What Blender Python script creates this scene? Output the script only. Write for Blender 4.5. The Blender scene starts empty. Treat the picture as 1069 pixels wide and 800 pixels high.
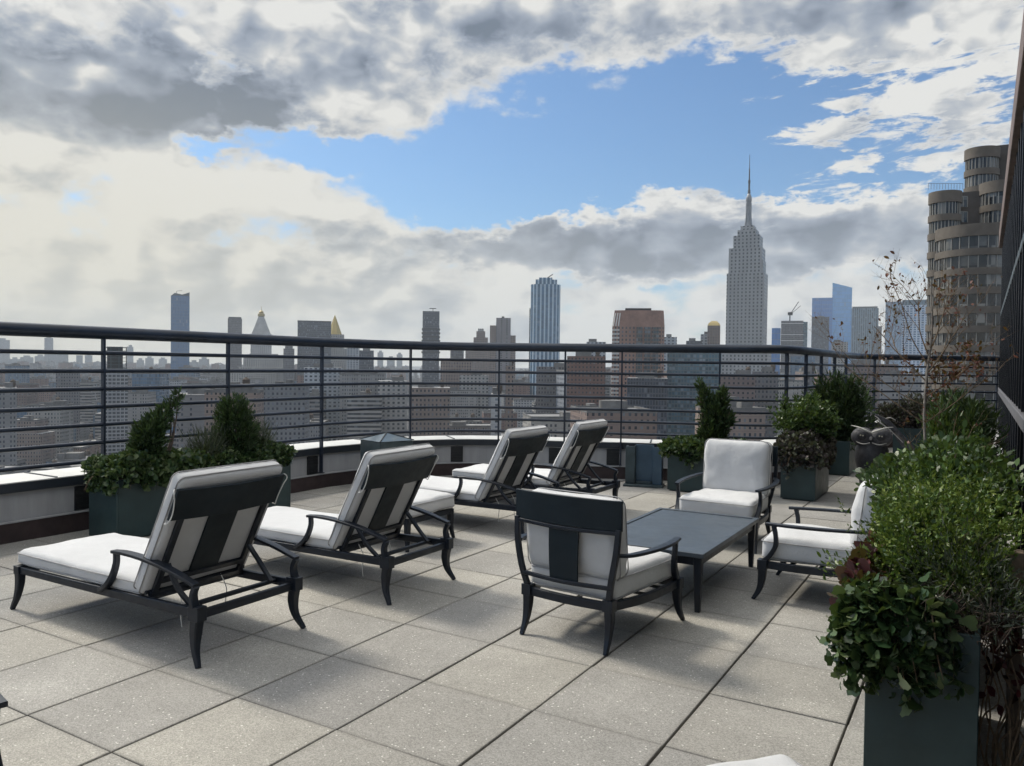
import bpy, bmesh, math, random
import numpy as np
from mathutils import Vector, Matrix, noise
R = math.radians
PI = math.pi
random.seed(7)
rng = np.random.default_rng(11)
SC = bpy.context.scene
COL = SC.collection

# ------------------------------------------------------------------ camera geometry (world X = across, Y = along the paving joints)
F, HOR, ROLL, YAW, H = 822., 381.3, R(.7), R(30.9), 1.543
PIT = math.atan((400-HOR)/F)
def ray(px, py):
    dx, dy = px-534.5, py-400
    c, s = math.cos(ROLL), math.sin(ROLL)
    a, b = dx*c+dy*s, -dx*s+dy*c
    d = (a/F, 1, -b/F)
    x, y, z = d[0], d[1]*math.cos(PIT)+d[2]*math.sin(PIT), d[2]*math.cos(PIT)-d[1]*math.sin(PIT)
    return Vector((x*math.cos(YAW)-y*math.sin(YAW), x*math.sin(YAW)+y*math.cos(YAW), z)), y
def at(px, py, depth):
    d, y = ray(px, py)
    return d*(depth/y)+Vector((0, 0, H))

# ------------------------------------------------------------------ object helpers
def link(o, parent=None):
    COL.objects.link(o)
    if parent is not None: o.parent = parent
    return o
def tag(o, label=None, cat=None, group=None, kind=None):
    for k, v in (('label', label), ('category', cat), ('group', group), ('kind', kind)):
        if v: o[k] = v
    return o
def thing(name, label, cat, loc=(0, 0, 0), rz=0, group=None):
    o = bpy.data.objects.new(name, None); o.empty_display_size = .1
    o.location = loc; o.rotation_euler = (0, 0, rz)
    link(o); tag(o, label, cat, group)
    return o
def copy_tree(o, parent=None):
    c = o.copy(); link(c)
    if parent is not None: c.parent = parent
    for ch in list(o.children): copy_tree(ch, c)
    return c

class MB:
    def __init__(s): s.v = []; s.f = []; s.uv = []; s.cut = []
    def add(s, vs, fs, uvs=None):
        n = len(s.v); s.v += [tuple(v) for v in vs]
        for i, f in enumerate(fs):
            s.f.append(tuple(n+k for k in f))
            s.uv.append(uvs[i] if uvs else None)
        return s
    def box(s, x0, x1, y0, y1, z0, z1, M=None):
        vs = [Vector((x, y, z)) for z in (z0, z1) for y in (y0, y1) for x in (x0, x1)]
        if M is not None: vs = [M @ v for v in vs]
        return s.add(vs, [(0, 2, 3, 1), (4, 5, 7, 6), (0, 1, 5, 4), (2, 6, 7, 3), (0, 4, 6, 2), (1, 3, 7, 5)])
    def loft(s, rings, closed=False, caps=True):
        n = len(s.v); m = len(rings[0])
        for r in rings: s.v += [tuple(p) for p in r]
        k = len(rings)
        for i in range(k if closed else k-1):
            a, b = n+i*m, n+((i+1) % k)*m
            for j in range(m):
                s.f.append((a+j, a+(j+1) % m, b+(j+1) % m, b+j)); s.uv.append(None)
        if caps and not closed:
            s.f.append(tuple(n+j for j in reversed(range(m)))); s.uv.append(None)
            s.f.append(tuple(n+(k-1)*m+j for j in range(m))); s.uv.append(None)
        return s
    def bar(s, pts, w, t, up=(0, 0, 1), sub=4, ch=.25):
        """swept bar: w = width along the side vector, t = thickness; either may be a list"""
        pts = [Vector(p) for p in pts]
        P = cat(pts, sub) if len(pts) > 2 else pts
        n = len(P)
        W = np.interp(np.linspace(0, 1, n), np.linspace(0, 1, len(w)), w) if isinstance(w, (list, tuple)) else [w]*n
        T = np.interp(np.linspace(0, 1, n), np.linspace(0, 1, len(t)), t) if isinstance(t, (list, tuple)) else [t]*n
        rings = []
        for i, p in enumerate(P):
            d = (P[min(i+1, n-1)]-P[max(i-1, 0)]).normalized()
            sd = d.cross(Vector(up))
            if sd.length < 1e-4: sd = d.cross(Vector((0, 1, 0)))
            sd.normalize(); u = sd.cross(d).normalized()
            a, b = W[i]/2, T[i]/2; c = ch*min(a, b)
            rings.append([p+sd*x+u*y for x, y in ((-a+c, -b), (a-c, -b), (a, -b+c), (a, b-c), (a-c, b), (-a+c, b), (-a, b-c), (-a, -b+c))])
        return s.loft(rings)
    def tube(s, pts, r, n=8, sub=0, closed=False):
        P = [Vector(p) for p in pts]
        if sub: P = cat(P, sub)
        k = len(P)
        rr = np.interp(np.linspace(0, 1, k), np.linspace(0, 1, len(r)), r) if isinstance(r, (list, tuple)) else [r]*k
        rings = []; prev = None
        for i, p in enumerate(P):
            if closed: d = P[(i+1) % k]-P[i-1]
            else: d = P[min(i+1, k-1)]-P[max(i-1, 0)]
            d.normalize()
            if prev is None:
                prev = d.cross(Vector((0, 0, 1)))
                if prev.length < .05: prev = d.cross(Vector((1, 0, 0)))
            sd = (prev-d*prev.dot(d)).normalized(); prev = sd
            u = sd.cross(d)
            rings.append([p+sd*math.cos(2*PI*j/n)*rr[i]+u*math.sin(2*PI*j/n)*rr[i] for j in range(n)])
        return s.loft(rings, closed=closed)
    def lathe(s, prof, n=24, c=(0, 0, 0)):
        rings = [[(c[0]+r*math.cos(2*PI*j/n), c[1]+r*math.sin(2*PI*j/n), c[2]+z) for j in range(n)] for r, z in prof]
        return s.loft(rings)
    def build(s, name, mat, parent=None, smooth=True, angle=35, bevel=0):
        me = bpy.data.meshes.new(name)
        me.from_pydata(s.v, [], s.f)
        if any(u is not None for u in s.uv):
            L = me.uv_layers.new(name='UVMap'); k = 0
            for f, u in zip(s.f, s.uv):
                for j in range(len(f)):
                    L.data[k].uv = u[j] if u is not None else (-10, -10); k += 1
        me.materials.append(mat)
        if s.cut:
            me.materials.append(s.cut[1]); me.polygons.foreach_set('material_index', [1 if i >= s.cut[0] else 0 for i in range(len(s.f))])
        if smooth:
            me.shade_smooth(); me.set_sharp_from_angle(angle=R(angle))
        me.update()
        o = bpy.data.objects.new(name, me); link(o, parent)
        if bevel:
            b = o.modifiers.new('bevel', 'BEVEL'); b.width = bevel; b.segments = 2; b.limit_method = 'ANGLE'; b.angle_limit = R(40)
        return o

def cat(P, sub):
    """Catmull-Rom through the points"""
    out = []; n = len(P)
    for i in range(n-1):
        p0 = P[i-1] if i else P[0]*2-P[1]
        p1, p2 = P[i], P[i+1]
        p3 = P[i+2] if i+2 < n else P[-1]*2-P[-2]
        for k in range(sub):
            t = k/sub
            out.append(.5*((2*p1)+(p2-p0)*t+(2*p0-5*p1+4*p2-p3)*t*t+(3*p1-p0-3*p2+p3)*t**3))
    out.append(P[-1].copy())
    return out

def fast_mesh(name, V, n_per, mat, parent=None, smooth=False):
    """V: (N*n_per,3) numpy, faces are consecutive n-gons"""
    N = len(V)//n_per
    me = bpy.data.meshes.new(name)
    me.vertices.add(len(V)); me.vertices.foreach_set('co', V.astype(np.float32).ravel())
    me.loops.add(len(V)); me.loops.foreach_set('vertex_index', np.arange(len(V), dtype=np.int32))
    me.polygons.add(N)
    me.polygons.foreach_set('loop_start', np.arange(0, len(V), n_per, dtype=np.int32))
    me.polygons.foreach_set('loop_total', np.full(N, n_per, dtype=np.int32))
    me.update(calc_edges=True); me.validate()
    me.materials.append(mat)
    if smooth: me.shade_smooth()
    o = bpy.data.objects.new(name, me)
    return link(o, parent)

# ------------------------------------------------------------------ material helpers
class NT:
    def __init__(s, tree): s.t = tree; s.n = tree.nodes; s.l = tree.links
    def node(s, typ, **kw):
        n = s.n.new(typ)
        for k, v in kw.items():
            if k.startswith('_'): setattr(n, k[1:], v)
        return n
    def con(s, a, b): s.l.new(a, b)
    def inp(s, sock, v):
        if hasattr(v, 'is_output') or isinstance(v, bpy.types.NodeSocket): s.l.new(v, sock)
        elif isinstance(v, (tuple, list)) and len(v) == 3 and sock.type == 'RGBA': sock.default_value = (*v, 1)
        else: sock.default_value = v
    def math(s, op, a, b=None, c=None, clamp=False):
        n = s.n.new('ShaderNodeMath'); n.operation = op; n.use_clamp = clamp
        for i, v in enumerate((a, b, c)):
            if v is not None: s.inp(n.inputs[i], v)
        return n.outputs[0]
    def vmath(s, op, a, b=None):
        n = s.n.new('ShaderNodeVectorMath'); n.operation = op
        s.inp(n.inputs[0], a)
        if b is not None: s.inp(n.inputs[1], b)
        return n.outputs['Value'] if op in ('DOT_PRODUCT', 'LENGTH') else n.outputs[0]
    def mix(s, f, a, b, mode='MIX'):
        n = s.n.new('ShaderNodeMix'); n.data_type = 'RGBA'; n.blend_type = mode
        s.inp(n.inputs[0], f); s.inp(n.inputs[6], a); s.inp(n.inputs[7], b)
        return n.outputs[2]
    def noise(s, vec, scale, detail=3, rough=.55, dist=0, out='Fac'):
        n = s.n.new('ShaderNodeTexNoise')
        if vec is not None: s.inp(n.inputs['Vector'], vec)
        n.inputs['Scale'].default_value = scale; n.inputs['Detail'].default_value = detail
        n.inputs['Roughness'].default_value = rough; n.inputs['Distortion'].default_value = dist
        return n.outputs[out]
    def mapr(s, v, a, b, c=0, d=1, smooth=False):
        n = s.n.new('ShaderNodeMapRange')
        if smooth: n.interpolation_type = 'SMOOTHSTEP'
        s.inp(n.inputs[0], v)
        for i, k in enumerate((a, b, c, d)): s.inp(n.inputs[i+1], k)
        return n.outputs[0]
    def ramp(s, v, stops, interp='LINEAR'):
        n = s.n.new('ShaderNodeValToRGB'); s.inp(n.inputs[0], v); cr = n.color_ramp; cr.interpolation = interp
        while len(cr.elements) < len(stops): cr.elements.new(.5)
        for e, (p, c) in zip(cr.elements, stops): e.position = p; e.color = (*c, 1)
        return n.outputs[0]
    def obj(s): return s.n.new('ShaderNodeTexCoord').outputs['Object']
    def bump(s, h, strength=.3, dist=.01):
        n = s.n.new('ShaderNodeBump'); n.inputs['Strength'].default_value = strength; n.inputs['Distance'].default_value = dist
        s.inp(n.inputs['Height'], h); return n.outputs[0]
def newmat(name):
    m = bpy.data.materials.new(name); m.use_nodes = True
    t = NT(m.node_tree); b = m.node_tree.nodes['Principled BSDF']
    return m, t, b
def simple(name, col, rough=.5, metal=0, var=.12, scale=6, bumps=.0, bscale=60, spec=.5, sheen=0):
    m, t, b = newmat(name)
    co = t.obj()
    n = t.noise(co, scale, 5, .6)
    k = t.mapr(n, .3, .7, 1-var, 1+var)
    c = t.vmath('SCALE', tuple(col)); c.node.inputs[3].default_value = 1; t.con(k, c.node.inputs[3])
    t.con(c, b.inputs['Base Color'])
    r = t.mapr(t.noise(co, scale*3.1, 4), .3, .7, max(0, rough-.08), min(1, rough+.08)); t.con(r, b.inputs['Roughness'])
    b.inputs['Metallic'].default_value = metal
    b.inputs['Specular IOR Level'].default_value = spec
    if sheen: b.inputs['Sheen Weight'].default_value = sheen
    if bumps: t.con(t.bump(t.noise(co, bscale, 3), bumps, .004), b.inputs['Normal'])
    return m

M = {}
M['frame'] = simple('dark painted aluminium', (.009, .013, .021), .42, .0, .3, 9, .1, 180, .35)
M['panel'] = simple('dark teal panel', (.006, .013, .019), .55, 0, .2, 5, .05, 150, .28)
M['table'] = simple('slate table top', (.050, .064, .080), .42, .0, .12, 3, .08, 200)
M['planter'] = simple('dark green grey planter metal', (.024, .046, .048), .45, .1, .25, 3, .05, 90)
M['rail'] = simple('blue black railing paint', (.018, .026, .042), .4, .15, .3, 4, .06, 120)
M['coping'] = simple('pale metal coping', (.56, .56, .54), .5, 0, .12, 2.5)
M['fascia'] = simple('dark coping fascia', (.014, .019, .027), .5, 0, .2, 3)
M['base'] = simple('dark red brown base', (.035, .022, .022), .75, 0, .35, 5, .3, 40)
M['soil'] = simple('soil', (.03, .022, .016), .95, 0, .4, 20, .8, 60)
M['steel'] = simple('galvanised grey blue steel', (.060, .100, .145), .38, .5, .2, 4, .05, 60)
M['steel_dark'] = simple('weathered grey green steel', (.045, .065, .072), .42, .3, .3, 6, .1, 60)
M['black'] = simple('matt black', (.008, .009, .011), .6)
M['wood'] = simple('weathered wood', (.16, .12, .085), .8, 0, .35, 14, .4, 40)
M['bark'] = simple('pale bark', (.25, .22, .19), .8, 0, .35, 40, .3, 80)
M['twig'] = simple('grey twig', (.10, .075, .06), .85, 0, .3, 40)
M['vine'] = simple('dry vine', (.17, .12, .075), .85, 0, .35, 30)
M['owl'] = simple('painted grey owl', (.075, .074, .08), .55, 0, .5, 30, .5, 60)
M['owl_pale'] = simple('pale owl brow', (.40, .39, .36), .6, 0, .1, 20)
M['owl_dark'] = simple('dark owl feathers', (.03, .03, .034), .6, 0, .4, 30, .4, 60)
M['eye'] = simple('pale owl iris', (.45, .42, .33), .2)
M['string'] = simple('white tie cord', (.62, .62, .60), .8)
M['piping'] = simple('cushion piping', (.30, .30, .305), .85)

def fabric(name, col):
    m, t, b = newmat(name)
    co = t.obj()
    w = t.node('ShaderNodeTexWave'); t.con(co, w.inputs['Vector']); w.inputs['Scale'].default_value = 260; w.inputs['Distortion'].default_value = 1.5
    n = t.noise(co, 5, 6, .6); st = t.noise(co, 1.7, 3)
    k = t.math('MULTIPLY', t.mapr(n, .3, .7, .92, 1.04), t.mapr(st, .35, .7, 1.02, .93))
    c = t.vmath('SCALE', tuple(col)); t.con(k, c.node.inputs[3]); t.con(c, b.inputs['Base Color'])
    b.inputs['Roughness'].default_value = .9; b.inputs['Sheen Weight'].default_value = .15; b.inputs['Specular IOR Level'].default_value = .2
    h = t.math('ADD', t.math('MULTIPLY', w.outputs['Fac'], .12), t.math('ADD', t.noise(co, 14, 4), t.math('MULTIPLY', t.noise(t.vmath('MULTIPLY', co, (9, 3, 5)), 1, 3, .5, 1.2), 1.6)))
    t.con(t.bump(h, .5, .010), b.inputs['Normal'])
    return m
M['cushion'] = fabric('off white outdoor canvas', (.60, .605, .615))

def paver_mat():
    m, t, b = newmat('exposed aggregate paver')
    co = t.obj()
    g = t.node('ShaderNodeNewGeometry')
    rnd = g.outputs['Random Per Island']
    base = t.ramp(rnd, [(0, (.255, .248, .236)), (.25, (.298, .287, .265)), (.5, (.325, .312, .282)), (.75, (.28, .273, .26)), (1, (.34, .326, .293))])
    grime = t.noise(co, 1.1, 6, .62); g2 = t.noise(co, 6, 5, .6)
    pool = t.noise(co, .55, 3, .5)
    k = t.math('MULTIPLY', t.mapr(t.math('MULTIPLY', t.mapr(pool, .4, .6, .2, 1), grime), .12, .52, .84, 1.07), t.mapr(g2, .3, .7, .93, 1.06))
    # aggregate grains of several sizes
    v = t.node('ShaderNodeTexVoronoi'); t.con(co, v.inputs['Vector']); v.inputs['Scale'].default_value = 210
    sp = t.node('ShaderNodeSeparateColor'); t.con(v.outputs['Color'], sp.inputs[0])
    k = t.math('MULTIPLY', k, t.mapr(sp.outputs[0], 0, 1, .72, 1.26))
    v2 = t.node('ShaderNodeTexVoronoi'); t.con(co, v2.inputs['Vector']); v2.inputs['Scale'].default_value = 62
    s2 = t.node('ShaderNodeSeparateColor'); t.con(v2.outputs['Color'], s2.inputs[0])
    dots = t.math('MULTIPLY', t.math('GREATER_THAN', s2.outputs[1], .90), t.math('LESS_THAN', v2.outputs['Distance'], .26))
    c = t.vmath('SCALE', base); t.con(k, c.node.inputs[3])
    c = t.mix(t.math('MULTIPLY', dots, .8), c, (.62, .60, .56))
    jx = t.node('ShaderNodeSeparateXYZ'); t.con(co, jx.inputs[0])
    ex = t.math('ABSOLUTE', t.math('SUBTRACT', t.math('FRACT', t.math('DIVIDE', t.math('SUBTRACT', jx.outputs[0], .136), .61)), .5)); ey = t.math('ABSOLUTE', t.math('SUBTRACT', t.math('FRACT', t.math('DIVIDE', t.math('SUBTRACT', jx.outputs[1], .002), .61)), .5))
    eg = t.mapr(t.math('ADD', t.math('MAXIMUM', ex, ey), t.math('MULTIPLY', t.math('SUBTRACT', g2, .5), .10)), .455, .505, 0, .42)
    c = t.mix(eg, c, (.15, .14, .125))
    # dark scuffs
    w = t.noise(t.vmath('MULTIPLY', co, (1.2, 3.5, 1)), 1.4, 5, .7, 1.5)
    sc = t.mapr(w, .62, .76, 0, .45)
    c = t.mix(sc, c, (.18, .175, .165))
    t.con(c, b.inputs['Base Color'])
    b.inputs['Roughness'].default_value = .82; b.inputs['Specular IOR Level'].default_value = .35
    h = t.math('ADD', t.math('MULTIPLY', v.outputs['Distance'], 1.0), t.math('MULTIPLY', t.noise(co, 30, 4), .6))
    t.con(t.bump(h, .35, .003), b.inputs['Normal'])
    return m
M['paver'] = paver_mat()
M['joint'] = simple('dark joint bedding', (.03, .028, .026), .95, 0, .3, 30)

def render_wall():
    m, t, b = newmat('grey rendered parapet')
    co = t.obj()
    st = t.noise(t.vmath('MULTIPLY', co, (6, 6, .8)), 1.2, 6, .65)
    k = t.mapr(st, .3, .7, .82, 1.1)
    c = t.vmath('SCALE', (.33, .33, .335)); t.con(k, c.node.inputs[3]); t.con(c, b.inputs['Base Color'])
    b.inputs['Roughness'].default_value = .85
    t.con(t.bump(t.noise(co, 60, 4), .2, .004), b.inputs['Normal'])
    return m
M['render'] = render_wall()

def leaf_mat(name, stops, rough=.5, trans=.25, spec=.4):
    m, t, b = newmat(name)
    g = t.node('ShaderNodeNewGeometry')
    c = t.ramp(g.outputs['Random Per Island'], stops)
    n = t.noise(t.obj(), 3.5, 3); c = t.mix(t.mapr(n, .35, .65, 0, .35), c, stops[0][1])
    t.con(c, b.inputs['Base Color']); b.inputs['Roughness'].default_value = rough; b.inputs['Specular IOR Level'].default_value = spec
    tr = t.node('ShaderNodeBsdfTranslucent'); tc = t.mix(.5, c, (.12, .16, .02)); t.con(tc, tr.inputs['Color'])
    mx = t.node('ShaderNodeMixShader'); mx.inputs[0].default_value = trans
    t.con(b.outputs[0], mx.inputs[1]); t.con(tr.outputs[0], mx.inputs[2])
    t.con(mx.outputs[0], t.n['Material Output'].inputs['Surface'])
    return m
M['leaf_dark'] = leaf_mat('dark evergreen needles', [(0, (.010, .024, .010)), (.5, (.026, .055, .020)), (1, (.06, .11, .03))], .6, .15)
M['leaf_mid'] = leaf_mat('green shrub leaves', [(0, (.014, .034, .01)), (.5, (.042, .085, .02)), (1, (.10, .17, .04))], .45, .25)
M['leaf_lime'] = leaf_mat('yellow green boxwood leaves', [(0, (.018, .046, .010)), (.4, (.060, .12, .022)), (.75, (.13, .20, .035)), (1, (.27, .32, .08))], .42, .3)
M['leaf_ivy'] = leaf_mat('ivy leaves', [(0, (.016, .04, .016)), (.5, (.045, .085, .03)), (.85, (.09, .14, .05)), (1, (.24, .28, .15))], .35, .2, .5)
M['leaf_red'] = leaf_mat('dark red coral bell leaves', [(0, (.03, .008, .012)), (.5, (.075, .016, .02)), (.85, (.14, .03, .03)), (1, (.10, .07, .03))], .4, .2)
M['leaf_autumn'] = leaf_mat('russet autumn leaves', [(0, (.06, .014, .012)), (.6, (.13, .03, .02)), (1, (.20, .06, .03))], .5, .3)
M['leaf_grey'] = leaf_mat('grey green rosemary leaves', [(0, (.02, .03, .02)), (.6, (.05, .065, .045)), (1, (.09, .10, .075))], .6, .15)
M['leaf_purple'] = leaf_mat('dull purple leaves', [(0, (.03, .025, .026)), (.5, (.07, .05, .052)), (.8, (.07, .09, .05)), (1, (.17, .15, .13))], .5, .15)

# ------------------------------------------------------------------ cushions
def roundbox(wx, wy, wz, r, puff=0., sub=14, seed=0, wr=.002, taper=0.):
    """rounded, slightly pillowed block centred on the origin, bottom at z=0. taper narrows the -y end"""
    hx, hy, hz = wx/2, wy/2, wz/2
    def axis(h, n):
        inner = [(-h+r)+(2*(h-r))*i/n for i in range(n+1)]
        edge = [-h+r*(1-math.cos(PI/2*k/4)) for k in range(4)]
        return edge+inner+[-e for e in reversed(edge)]
    ax, ay = axis(hx, sub), axis(hy, sub)
    az = axis(hz, 2)
    mb = MB(); idx = {}
    def vert(p):
        key = tuple(round(c, 6) for c in p)
        if key in idx: return idx[key]
        q = Vector((min(max(p[0], -hx+r), hx-r), min(max(p[1], -hy+r), hy-r), min(max(p[2], -hz+r), hz-r)))
        d = Vector(p)-q
        if d.length > 0: q = q+d.normalized()*r
        fx, fy = 1-min(1, abs(q.x)/hx)**2.4, 1-min(1, abs(q.y)/hy)**2.4
        q.z += (1 if p[2] > 0 else -.35)*puff*math.sqrt(max(fx*fy, 0))*(abs(p[2])/hz)
        nv = noise.noise_vector(Vector((q.x*9+seed, q.y*9, q.z*14)))
        n2 = noise.noise(Vector((q.x*3.1+seed*2, q.y*3.3, q.z*4)))
        n3 = noise.noise(Vector((q.x*26+seed, q.y*7+n2*3, 2.2)))*(abs(q.x/hx)**2+abs(q.y/hy)**2)*.5
        q += nv*wr*1.5; q.z += (n2*wr*3.2+n3*wr*2.2)*(1 if p[2] > 0 else .3)
        q.x *= 1-taper*(hy-q.y)/(2*hy)
        q.z += hz
        idx[key] = len(mb.v); mb.v.append(tuple(q)); return idx[key]
    def face(A, B, fn, flip):
        for i in range(len(A)-1):
            for j in range(len(B)-1):
                f = [vert(fn(A[i], B[j])), vert(fn(A[i+1], B[j])), vert(fn(A[i+1], B[j+1])), vert(fn(A[i], B[j+1]))]
                if len(set(f)) < 4: continue
                mb.f.append(tuple(reversed(f)) if flip else tuple(f)); mb.uv.append(None)
    face(ax, ay, lambda a, b: (a, b, hz), False); face(ax, ay, lambda a, b: (a, b, -hz), True)
    face(ax, az, lambda a, b: (a, -hy, b), False); face(ax, az, lambda a, b: (a, hy, b), True)
    face(ay, az, lambda a, b: (-hx, a, b), True); face(ay, az, lambda a, b: (hx, a, b), False)
    return mb
def piping_loop(wx, wy, wz, r, z, taper=0., seed=0):
    """tube running round the block just under its top or over its bottom edge"""
    hx, hy = wx/2, wy/2; pts = []
    rc = r*1.02; off = .0015
    for cx, cy, a0 in ((hx-rc, hy-rc, 0), (-hx+rc, hy-rc, 90), (-hx+rc, -hy+rc, 180), (hx-rc, -hy+rc, 270)):
        for k in range(5):
            a = R(a0+22.5*k); pts.append((cx+(rc+off)*math.cos(a), cy+(rc+off)*math.sin(a)))
    out = []
    for i, p in enumerate(pts):
        q = pts[(i+1) % len(pts)]; L = math.dist(p, q); n = max(1, int(L/.08))
        for k in range(n):
            x, y = p[0]+(q[0]-p[0])*k/n, p[1]+(q[1]-p[1])*k/n
            nz = noise.noise(Vector((x*5+seed, y*5, 1)))*.004
            x *= 1-taper*(hy-y)/(2*hy)
            out.append((x, y, z+nz))
    return MB().tube(out, .0034, 6, closed=True)
def cushion(name, wx, wy, wz, r, puff, mtx, parent, seed=0, taper=0., wr=.002):
    o = roundbox(wx, wy, wz, r, puff, 14, seed, wr, taper).build(name, M['cushion'], parent, angle=80)
    o.matrix_local = mtx
    for z in (wz-r*.55, r*.55):
        piping_loop(wx, wy, wz, r, z, taper, seed).build('piping', M['piping'], o)
    return o
def frame_mtx(origin, xa, ya):
    xa = Vector(xa).normalized(); ya = Vector(ya).normalized(); za = xa.cross(ya)
    m = Matrix((xa, ya, za)).transposed().to_4x4(); m.translation = Vector(origin); return m

# ------------------------------------------------------------------ chaise longue: local +x = head end, foot end at x=-1.72, y across 0..0.71
def make_chaise(label, loc, rz=0, seed=0):
    t = thing('chaise_lounge', label, 'chaise lounge', loc, rz, 'chaise lounges in a row on the terrace')
    W = .71; fm = M['frame']; y0, y1 = .026, W-.026
    mb = MB()
    for y in (y0, y1):
        mb.bar([(-1.70, y, .243), (-.9, y, .250), (-.02, y, .262)], .030, [.042, .046, .050], sub=3)
    mb.bar([(-1.69, y0, .243), (-1.69, y1, .243)], .03, .042)
    for x in (-.03, -.17, -.46, -.95): mb.bar([(x, y0, .262 if x > -.5 else .25), (x, y1, .262 if x > -.5 else .25)], .028, .022)
    mb.bar([(-.03, y0, .245), (-.03, y1, .245)], .03, .034)
    for y in (y0, y1):
        mb.box(-.065, .012, y-.029, y+.029, .225, .300); mb.box(-1.73, -1.675, y-.026, y+.026, .218, .270)
    mb.bar([(-.46, y0, .30), (-.46, y1, .30)], .022, .022)
    mb.build('frame', fm, t, bevel=.003)
    for y, sy in ((y0, -1), (y1, 1)):
        MB().bar([(-.026, y, .232), (-.036, y+sy*.0, .16), (-.026, y+sy*.010, .08), (.022, y+sy*.030, 0)], [.054, .050, .036, .023], [.054, .050, .036, .023], up=(1, 0, 0), sub=5).build('leg', fm, t)
        MB().bar([(-1.702, y, .232), (-1.70, y+sy*.003, .16), (-1.708, y+sy*.014, .08), (-1.735, y+sy*.03, 0)], [.050, .044, .034, .024], [.050, .044, .034, .024], up=(1, 0, 0), sub=5).build('leg', fm, t)
    for y, sy in ((y0-.01, -1), (y1+.01, 1)):
        a = MB()
        a.bar([(-.72, y, .489), (-.60, y+sy*.004, .496), (-.42, y+sy*.006, .488), (-.22, y+sy*.004, .458), (-.02, y, .408)], [.040, .052, .054, .050, .040], .017, sub=5)
        a.bar([(-.695, y, .482), (-.690, y+sy*.004, .43), (-.712, y+sy*.010, .36), (-.760, y+sy*.012, .30), (-.84, y+sy*.004, .258)], .026, [.030, .032, .036, .040, .034], up=(0, 1, 0), sub=4)
        a.bar([(-.022, y, .404), (-.040, y, .37), (-.044, y, .335), (-.032, y, .29)], .030, [.030, .034, .040, .046], up=(0, 1, 0), sub=4)
        a.build('armrest', fm, t)
    # reclined back: d runs up the slope, n is its forward normal
    P0 = Vector((-.445, 0, .295)); d = Vector((.462, 0, .887)).normalized(); n = Vector((-d.z, 0, d.x))
    def bp(s, y, off=0): return P0+d*s+n*off+Vector((0, y, 0))
    mb = MB()
    for y in (.075, W-.075): mb.bar([bp(-.03, y), bp(.25, y), bp(.40, y), bp(.49, y)], .036, .022, up=n, sub=3)
    mb.bar([bp(.07, .075), bp(.07, W-.075)], .034, .022, up=n)
    mb.bar([bp(-.01, .05), bp(-.01, W-.05)], .034, .024, up=n)
    mb.build('backrest_frame', fm, t, bevel=.002)
    MB().bar([bp(.08, W/2, .002), bp(.49, W/2, .002)], .19, .012, up=n).build('back_splat', M['panel'], t, bevel=.002)
    mb = MB(); rings = []
    for i in range(13):
        y = -.002+(W+.004)*i/12; c = -.020*math.cos((i/12-.5)*PI)-.006
        rings.append([bp(.475, y, c), bp(.475, y, c+.016), bp(.660, y, c+.022), bp(.664, y, c+.012), bp(.660, y, c+.004)])
    mb.loft(rings); mb.build('crest_panel', M['panel'], t, bevel=.002)
    for y in (.085, W-.085):
        MB().bar([bp(.19, y, -.014), (-.25, y-.012 if y < .3 else y+.012, .35), (-.155, y, .268)], .018, .028, up=(0, 1, 0), sub=3).build('prop_strut', fm, t)
    L = 1.27
    cushion('seat_cushion', L, .655, .092, .034, .012, frame_mtx((-1.755+L/2, W/2, .266), (1, 0, 0), (0, 1, 0)), t, seed, wr=.0025)
    Lb = .745
    o = P0+d*(Lb/2-.03)+n*.012+Vector((0, W/2, 0))
    cushion('back_cushion', .70, Lb, .092, .036, .014, frame_mtx(o, (0, -1, 0), d), t, seed+3, wr=.0025)
    tie = MB()
    for y in (.006, W-.006):
        sy = -1 if y < .3 else 1
        tie.tube([bp(.64, y, .03), bp(.655, y+sy*.022, .015), bp(.64, y+sy*.030, -.005), bp(.60, y+sy*.016, -.008), bp(.52, y+sy*.004, -.012), bp(.47, y+sy*.01, -.01), bp(.455, y+sy*.02, .0), bp(.46, y+sy*.005, .01)], .0035, 5, sub=4)
    for y in (.2+seed*.01, .5):
        tie.tube([(-.44, y, .30), (-.40, y+.01, .22), (-.41, y+.012, .13), (-.405, y+.015, .07)], .003, 5, sub=4)
    tie.build('tie_cord', M['string'], t)
    return t

make_chaise('nearest chaise lounge, leftmost of the four, off-white cushions on dark frame', (-3.375, 2.57, 0), 0, 0)
make_chaise('second chaise lounge from the left, in front of the grey lantern box', (-3.245, 3.90, 0), 0, 1)
make_chaise('third chaise lounge from the left, partly hidden behind the armchair with its back to us', (-3.47, 6.02, 0), R(-1), 2)
make_chaise('farthest chaise lounge, right of the other three, close to the curved railing', (-3.38, 7.24, 0), 0, 4)

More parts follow.
